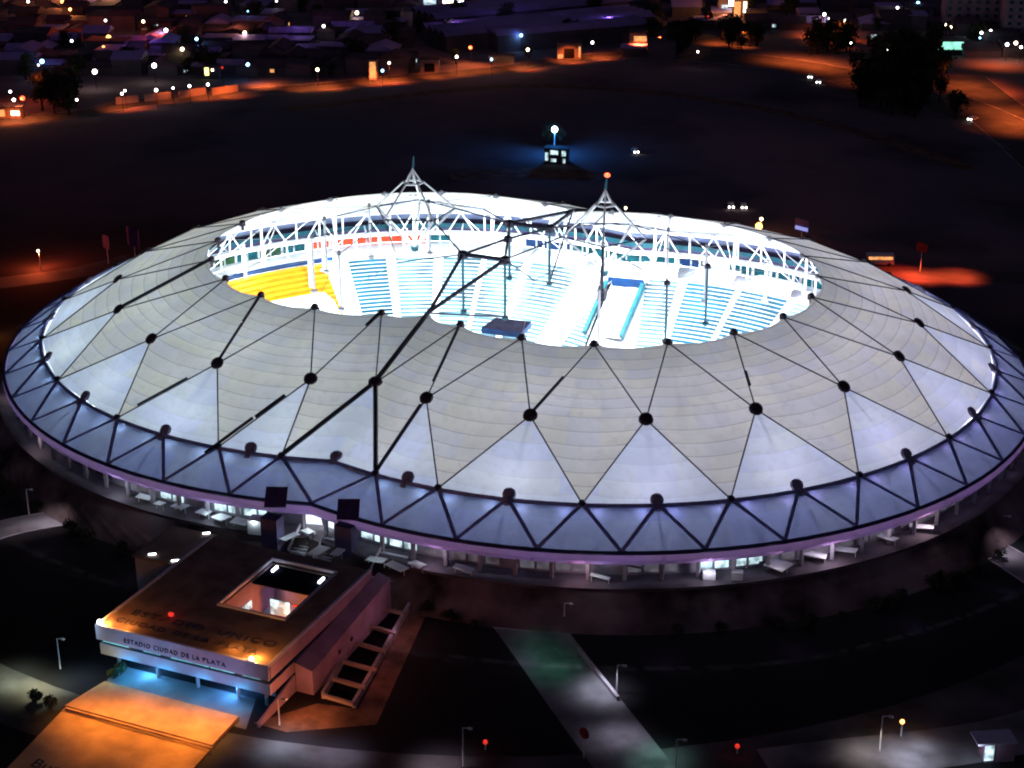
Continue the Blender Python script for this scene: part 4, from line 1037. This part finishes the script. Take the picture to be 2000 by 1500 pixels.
# shrubs by the entrance
for i, (px_, py_) in enumerate(((225, 1325), (236, 1318), (100, 1385), (70, 1372))):
    lb = ('round yellow lit shrub under the left end of the entrance building' if i < 2 else 'low dark shrub between the lit street and the orange plaza')
    t = thing('shrub', lb, 'shrub', tuple(at(px_, py_)), i, 'shrubs by the plaza' if i > 1 else 'yellow shrubs')
    mb = MB(); mb.tube((0, 0, 0), (0, 0, .9), .08, 'trunk', 6); mb.build('stem', t); leaf_mesh(90+i, 1.3, 1.7, 700, .35).build('foliage', t)
p = at(228, 1330); lamp('shrub_light', (p.x-1.5, p.y-1, G+2.6), 130, (1, .8, .1), .15)

# low shrubs at the foot of the embankment
sh_m = []
for i in range(5):
    me = leaf_mesh(300+i, 1.5, 1.6, 260, .5); o_ = me.build('foliage'); sh_m.append(o_.data); bpy.data.objects.remove(o_)
rs = random.Random(3)
for s in (-1, 1):
    for k in range(46):
        a = -103+rs.random()*105; r_ = 90.8+rs.random()*3.0; p = cp(s, a, r_, G)
        if abs(p.x) < 24 and p.y < -84 or 955 < proj(p)[0] < 1130: continue
        t = thing('shrub', 'low dark shrub at the foot of the stadium embankment on the near '+('right' if s > 0 else 'left'), 'shrub', tuple(p), rs.random()*6, 'embankment shrubs on the '+('right' if s > 0 else 'left'))
        o_ = bpy.data.objects.new('foliage', rs.choice(sh_m)); sc.collection.objects.link(o_); o_.parent = t; k_ = rs.uniform(.6, 1.3); t.scale = (k_, k_, k_)
# ------------------------------------------------------------------ town
def house(loc, rz, w, d, h, gable, label, group, wallm='housewall', roofm='rooftile', wins=()):
    t = thing('house', label, 'house', loc, rz, group)
    mb = MB(); mb.box((0, 0, h/2), (w, d, h), wallm); mb.build('wall', t)
    mb = MB()
    if gable:
        a = w/2+.5; b = d/2+.5; z0 = h-.05; z1 = h+gable
        mb.poly([(-a, -b, z0), (a, -b, z0), (a, 0, z1), (-a, 0, z1)], roofm); mb.poly([(a, b, z0), (-a, b, z0), (-a, 0, z1), (a, 0, z1)], roofm)
        mb.poly([(-a, b, z0), (-a, -b, z0), (-a, 0, z1)], roofm); mb.poly([(a, -b, z0), (a, b, z0), (a, 0, z1)], roofm)
    else: mb.box((0, 0, h+.15), (w+.6, d+.6, .3), roofm)
    mb.build('roof', t)
    for x, z, ww, hh, mt in wins:
        mb = MB(); mb.box((x, -d/2-.05, z), (ww, .1, hh), mt); mb.build('window', t)
    return t
rnd = random.Random(5)
def town_label(px_):
    if px_ < 400: return 'dark low house in the unlit town at the upper left', 'houses of the upper left town'
    if px_ < 800: return 'dark low house in the town left of the factory roofs', 'houses left of the factory'
    if px_ < 1500: return 'dark low house above the far road at the top right of centre', 'houses right of the factory'
    return 'dark low house in the town at the upper right', 'houses of the upper right town'
for row in range(9):
    py_ = 2+row*17.5
    px_ = -20+rnd.uniform(0, 30)
    while px_ < 2010:
        lim = 118 if px_ > 800 else 170-px_*.03
        if px_ > 1300: lim = 60
        if px_ > 1880: lim = 118
        if py_ < lim and not (800 < px_ < 1230 and py_ < 112) and rnd.random() < .82:
            lb, gp = town_label(px_)
            w = rnd.uniform(9, 18); dd = rnd.uniform(8, 13); h = rnd.choice((3.2, 3.5, 4.2, 6.5))
            wins = []
            if rnd.random() < .12: wins = [(rnd.uniform(-w/3, w/3), 1.7, 1.6, 1.3, rnd.choice(('Ewarmw', 'Elit')))]
            house(tuple(at(px_, py_)), rnd.choice((.35, .35+math.pi/2))+rnd.uniform(-.08, .08), w, dd, h, rnd.choice((0, 0, 1.8, 2.4)), lb, gp, 'housewall', rnd.choice(('rooftile', 'roofblue', 'rooftile')), wins)
        px_ += rnd.uniform(38, 70)
# long factory sheds, ribbed blue violet roofs
fx = [((830, 60), (1240, 20), 26), ((850, 95), (1250, 55), 24), ((960, 120-22), (1250, 92-18), 14), ((820, 25), (1180, -12), 26)]
for i, (a, b, w) in enumerate(fx[:3]):
    A = at(*a); B = at(*b); L = (B-A).length; rz = math.atan2((B-A).y, (B-A).x)
    t = thing('factory_shed', ('longest factory shed with ribbed violet metal roof at the top centre', 'middle factory shed with blue violet ribbed roof above the far road', 'narrow front factory shed with low blue violet roof by the far road')[i], 'factory', tuple((A+B)/2), rz)
    mb = MB(); mb.box((0, 0, 3.5), (L, w, 7), 'housewall'); mb.build('wall', t)
    mb = MB(); n = 4
    for k in range(n):
        y0 = -w/2+k*w/n; y1 = y0+w/n
        mb.poly([(-L/2-.5, y0, 7.05), (L/2+.5, y0, 7.05), (L/2+.5, y1-.8, 9.2), (-L/2-.5, y1-.8, 9.2)], 'roofblue'); mb.poly([(-L/2-.5, y1-.8, 9.2), (L/2+.5, y1-.8, 9.2), (L/2+.5, y1, 7.05), (-L/2-.5, y1, 7.05)], 'rooftile')
    mb.build('roof', t)
# apartment blocks upper right
for i, (px_, py_, w, h, lb) in enumerate(((1905, 62, 30, 26, 'wide violet apartment block at the top right'), (1990, 78, 16, 40, 'tall violet apartment tower at the right edge of the town'))):
    t = thing('apartment_block', lb, 'apartment block', tuple(at(px_, py_)), .3)
    mb = MB(); mb.box((0, 0, h/2), (w, 14, h), 'wallmv'); mb.build('wall', t)
    mb = MB(); mb.box((0, 0, h+.4), (w+.6, 14.6, .8), 'roofblue'); mb.build('roof', t)
    for fl in range(int(h/3)-1):
        for c in range(int(w/4)):
            mb = MB(); mb.box((-w/2+2+4*c, -7.05, 2.2+fl*3), (1.6, .12, 1.4), 'tealglass'); mb.build('window', t)
# lit shops and walls along the far road
def lit_building(px_, py_, w, h, d, wallm, label, wins, cat='building', rz=.35, name='shop'):
    t = thing(name, label, cat, tuple(at(px_, py_)), rz)
    mb = MB(); mb.box((0, 0, h/2), (w, d, h), wallm); mb.build('wall', t)
    mb = MB(); mb.box((0, 0, h+.15), (w+.5, d+.5, .3), 'rooftile'); mb.build('roof', t)
    for x, z, ww, hh, mt in wins: mb = MB(); mb.box((x, -d/2-.06, z), (ww, .12, hh), mt); mb.build('window', t)
lit_building(1112, 112, 10, 6.5, 8, 'wallorange', 'tall pale shop front with dark doorway glowing orange on the far road', [(0, 2.4, 4.2, 4.0, 'nearblack'), (-3.6, 1.2, 2.0, 1.6, 'Ewarmw'), (4.3, 3, .8, 4.4, 'Ewarmw')])
lit_building(1258, 96, 13, 7.5, 9, 'wallorange', 'orange lit corner shop with a bright band at the right end of the far road', [(0, 5.2, 9, 2.2, 'Ewarmw'), (-5, 1.8, .8, 2.4, 'Elit')])
lit_building(730, 155, 3.2, 8, 4, 'wallorange', 'narrow glowing orange front on the far road left of the archway', [(0, 4, 2.3, 6.4, 'Ewarmw')])
lit_building(840, 139, 7.5, 5, 4, 'wallorange', 'pale archway with dark opening on the far road', [(0, 1.8, 4.2, 3.4, 'nearblack')])
lit_building(980, 122, 10, 3.2, 5, 'wallorange', 'low pale wall lit from the side on the far road', [(-4, 2.0, .6, .8, 'Elit')])
lit_building(15, 228, 12, 4, 6, 'wallorange', 'orange lit shop front at the left edge of the far road', [(-2, 2, 4.5, 2.4, 'Ewarmw'), (4, 2, 3, 1.6, 'Ewarm')])
lit_building(865, 14, 24, 6, 8, 'housewall', 'long building with dazzling white lit yard at the top centre', [(-6, 3, 6, 2.5, 'Elit'), (3, 3.5, 5, 3.0, 'Ewarm'), (9, 4, 3, 2, 'Ewhite')])
lit_building(1430, 32, 14, 9, 8, 'wallorange', 'brightly lit orange and white building at the top right of centre', [(-4, 4, 3, 4, 'Elit'), (-1, 7, 2, 3, 'Ehead'), (2, 4, 3, 7, 'Ewarmw'), (5.5, 5, 1.4, 5, 'Ewarm')])
lit_building(235, 3, 26, 6, 8, 'housewall', 'long lit building cut by the top left edge', [(-8, 4, 5, 2, 'Ewarmw'), (2, 4, 9, 3, 'Elit'), (10, 4, 3, 2, 'Ewarm')])
lit_building(1850, 104, 15, 6, 9, 'housewall', 'green and white lit filling station at the upper right', [(1, 4, 9, 3.2, 'Egreen'), (-6, 2, 3, 2, 'Egreen')], 'building', .35, 'filling_station')
lit_building(1827, 92, 5, 2.5, 3, 'housewall', 'small white lit sign box above the green filling station', [(0, 1.4, 4.4, 1.6, 'Ehead')])
lit_building(1555, 55, 8, 3.4, 5, 'housewall', 'small building with cyan lit sign at the upper right', [(0, 2, 6, .8, 'Eteal')])
lit_building(1705, 80, 3, 3.4, 3, 'housewall', 'small box with pale blue lit front left of the filling station', [(0, 2, 2.2, 2.2, 'Elit')])
lit_building(1605, 44, 7, 3.4, 5, 'housewall', 'small building with a red and white lit sign at the upper right', [(1.5, 2, 3, 1.2, 'Ehead'), (-1.5, 2, 3, .6, 'Ered')])
lit_building(415, 152, 6, 5, 5, 'housewall', 'little gatehouse with yellow lit corner behind the white boundary wall', [(-1.5, 3, 1.6, 3, 'Eyellow'), (.8, 3.6, .9, .9, 'Ewarm')])
wl = [((226, 197), (270, 192)), ((282, 191), (334, 186)), ((350, 185), (402, 177)), ((414, 179), (465, 172))]
for i, (a, b) in enumerate(wl):
    mb = MB(); mb.bar(at(*a, G+1.4), at(*b, G+1.4), .4, 2.8, 'wallorange'); w_ = mb.build('boundary_wall')
    tag(w_, ('leftmost', 'second from left', 'third from left', 'rightmost and brightest')[i]+' length of the pale boundary wall along the far road', 'wall', 'lengths of the boundary wall')
# warehouse roofs behind the wall
for px_, py_, w, d, lb in ((255, 97, 14, 8, 'bright violet shed roof in the upper left town'), (270, 125, 26, 8, 'long dim violet roof behind the boundary wall'), (370, 120, 26, 8, 'long violet roof right of the bright lamp at upper left'), (490, 95, 13, 8, 'blue violet roof in the town above the orange road'), (570, 80, 18, 9, 'large violet roof in the town above the orange road'), (85, 145, 16, 6, 'narrow violet roof at the far left of the town'), (690, 68, 18, 8, 'pale violet roof left of the factory')):
    t = house(tuple(at(px_, py_)), .38, w, d, 4.5, 1.6, lb, 'violet roofed sheds', 'housewall', plain('violet_roof', (.42, .26, .80), .7), ())
    t.name = 'shed'; t['category'] = 'shed'

# town lamps: small bright globes on poles
dots = [(55, 3, 'w', .5), (122, 3, 'o', .8), (137, 18, 'o', .6), (206, 40, 'c', .5), (235, 22, 'y', .7), (280, 42, 'y', .6), (324, 59, 'w', .7), (384, 76, 'b', .6), (356, 96, 'y', .7), (140, 80, 'c', .5), (212, 73, 'O', .9), (202, 92, 'o', .5), (82, 120, 'b', .75), (75, 127, 'c', .35), (185, 140, 'w', .8), (301, 128, 'w', .8), (478, 64, 'y', .7), (484, 126, 'b', .6), (441, 3, 'w', .5), (484, 22, 'b', .3), (632, 51, 'w', .55), (697, 25, 'y', .8), (725, 74, 'y', .5), (620, 136, 'y', .6), (747, 138, 'b', .5), (760, 123, 'y', .5), (20, 179, 'c', .45), (27, 195, 'w', .5), (44, 192, 'r', .75), (150, 195, 'w', .35), (238, 183, 'w', .4), (244, 177, 'w', .35), (305, 176, 'w', .5), (338, 172, 'w', .35), (370, 168, 'w', .45), (406, 165, 'c', .5), (434, 132, 'm', .45), (892, 111, 'w', .5), (919, 93, 'r', .7), (960, 116, 'b', .45), (1018, 69, 'b', .6), (1031, 97, 'y', .6), (1157, 83, 'w', .5), (1195, 41, 'w', .5), (1287, 65, 'w', .5), (1363, 101, 'w', .35), (1383, 32, 'm', .4), (1610, 28, 'w', .6), (1651, 41, 'w', .6), (1662, 84, 'w', .3), (1753, 15, 'w', .5), (1793, 6, 'b', .7), (1846, 48, 'y', .5), (1857, 53, 'y', .5), (1917, 64, 'w', .5), (1935, 60, 'w', .45), (1914, 74, 'b', .35), (1967, 87, 'w', .6), (1984, 84, 'y', .7), (1994, 92, 'w', .5), (1780, 96, 'c', .5), (1820, 98, 'm', .4), (1772, 92, 'm', .35), (1803, 100, 'c', .4), (1734, 98, 'w', .3), (1000, 6, 'o', .9), (1010, 7, 'o', .5), (540, 2, 'w', .4), (1130, 6, 'o', .4)]
kinds = {'w': ('Ehead', (1, .95, .8), 'white'), 'c': ('Ewhite', (.5, .9, 1), 'cool white'), 'b': ('Eblue', (.2, .5, 1), 'blue'), 'y': ('Ewarm', (1, .75, .3), 'yellowish'), 'o': ('Eorange', (1, .35, .08), 'orange'), 'O': ('Eorange', (1, .18, .03), 'large orange red'), 'r': ('Ered', (1, .12, .04), 'red'), 'm': ('Ereddim', (1, .02, .2), 'magenta red')}
tl = {}
for px_, py_, k, r_ in dots:
    mt, col, nm = kinds[k]; pos = 'upper left' if px_ < 520 else ('top centre' if px_ < 1320 else 'upper right')
    hz = 6.5; g0 = at(px_, py_, G+hz+.3); lb = 'small lit lamp glowing %s in the town at the %s' % (nm, pos)
    loc = (g0.x, g0.y, G)
    if (k, r_) in tl: t = dup(tl[(k, r_)], loc, 0, lb); t['group'] = '%s town lamps at the %s' % (nm, pos)
    else:
        t = thing('street_lamp', lb, 'street lamp', loc, 0, '%s town lamps at the %s' % (nm, pos))
        mb = MB(); mb.tube((0, 0, 0), (0, 0, hz), .11, 'dark', 5); mb.build('pole', t)
        mb = MB(); mb.sphere((0, 0, hz+.3), r_*1.15, mt, 8, 6); mb.build('lamp_head', t); tl[(k, r_)] = t
    if r_ >= .6: lamp('town_light', (g0.x, g0.y-.8, G+hz+.3), 700*(9 if k in 'oOr' else 1), (1, .3, .08) if k in 'oOr' else col, .3)
for px_, py_, pw, c_ in ((212, 82, 60000, (1, .12, .02)), (135, 14, 40000, (1, .3, .1)), (235, 8, 50000, (1, .5, .25)), (330, 92, 16000, (1, .1, .05)), (478, 70, 14000, (1, .3, .1)), (100, 190, 9000, (1, .12, .03)), (30, 205, 14000, (1, .15, .03)), (865, 22, 30000, (.8, .75, 1)), (1005, 12, 50000, (1, .2, .05)), (1430, 45, 60000, (1, .35, .08)), (1130, 15, 30000, (1, .2, .1)), (1950, 30, 30000, (.5, .25, 1)), (1020, 60, 22000, (.3, .2, 1)), (900, 80, 22000, (.6, .3, 1)), (1200, 70, 20000, (.4, .25, 1)), (600, 72, 22000, (.45, .25, 1)), (300, 110, 20000, (.45, .25, 1)), (1905, 95, 12000, (.5, 1, .8))):
    p = at(px_, py_); lamp('yard_light', (p.x, p.y-6, G+9.5), pw*(.16 if c_[2] < .5 else .05), c_, .4)
# sodium pools on the far road
for px_, py_, pw in ((25, 238, 9000), (70, 232, 3500), (232, 212, 4500), (262, 210, 2500), (330, 196, 2500), (400, 190, 6000), (450, 186, 9000), (515, 168, 12000), (590, 173, 4500), (640, 170, 9000), (730, 161, 9000), (765, 158, 11000), (850, 149, 5500), (900, 143, 6000), (950, 137, 4500), (1020, 133, 7000), (1110, 119, 8000), (1170, 112, 9000), (1250, 104, 13000), (1290, 103, 5000),
                     (1530, 118, 9000), (1580, 124, 13000), (1620, 134, 9000), (1680, 158, 4000), (1400, 85, 5500), (1450, 90, 4500), (1610, 72, 16000), (1640, 85, 8000), (1880, 165, 9000), (1925, 182, 9000), (1960, 215, 9000), (1995, 235, 14000), (1950, 128, 9000), (1985, 250, 10000)):
    p = at(px_, py_); hi = px_ > 1500; lamp('sodium_light', (p.x, p.y-1.5, G+(13 if hi else 7.2)), pw*(2.6 if hi else 1.7), (1, .16, .03), .3, 124, (p.x, p.y, G), .9)
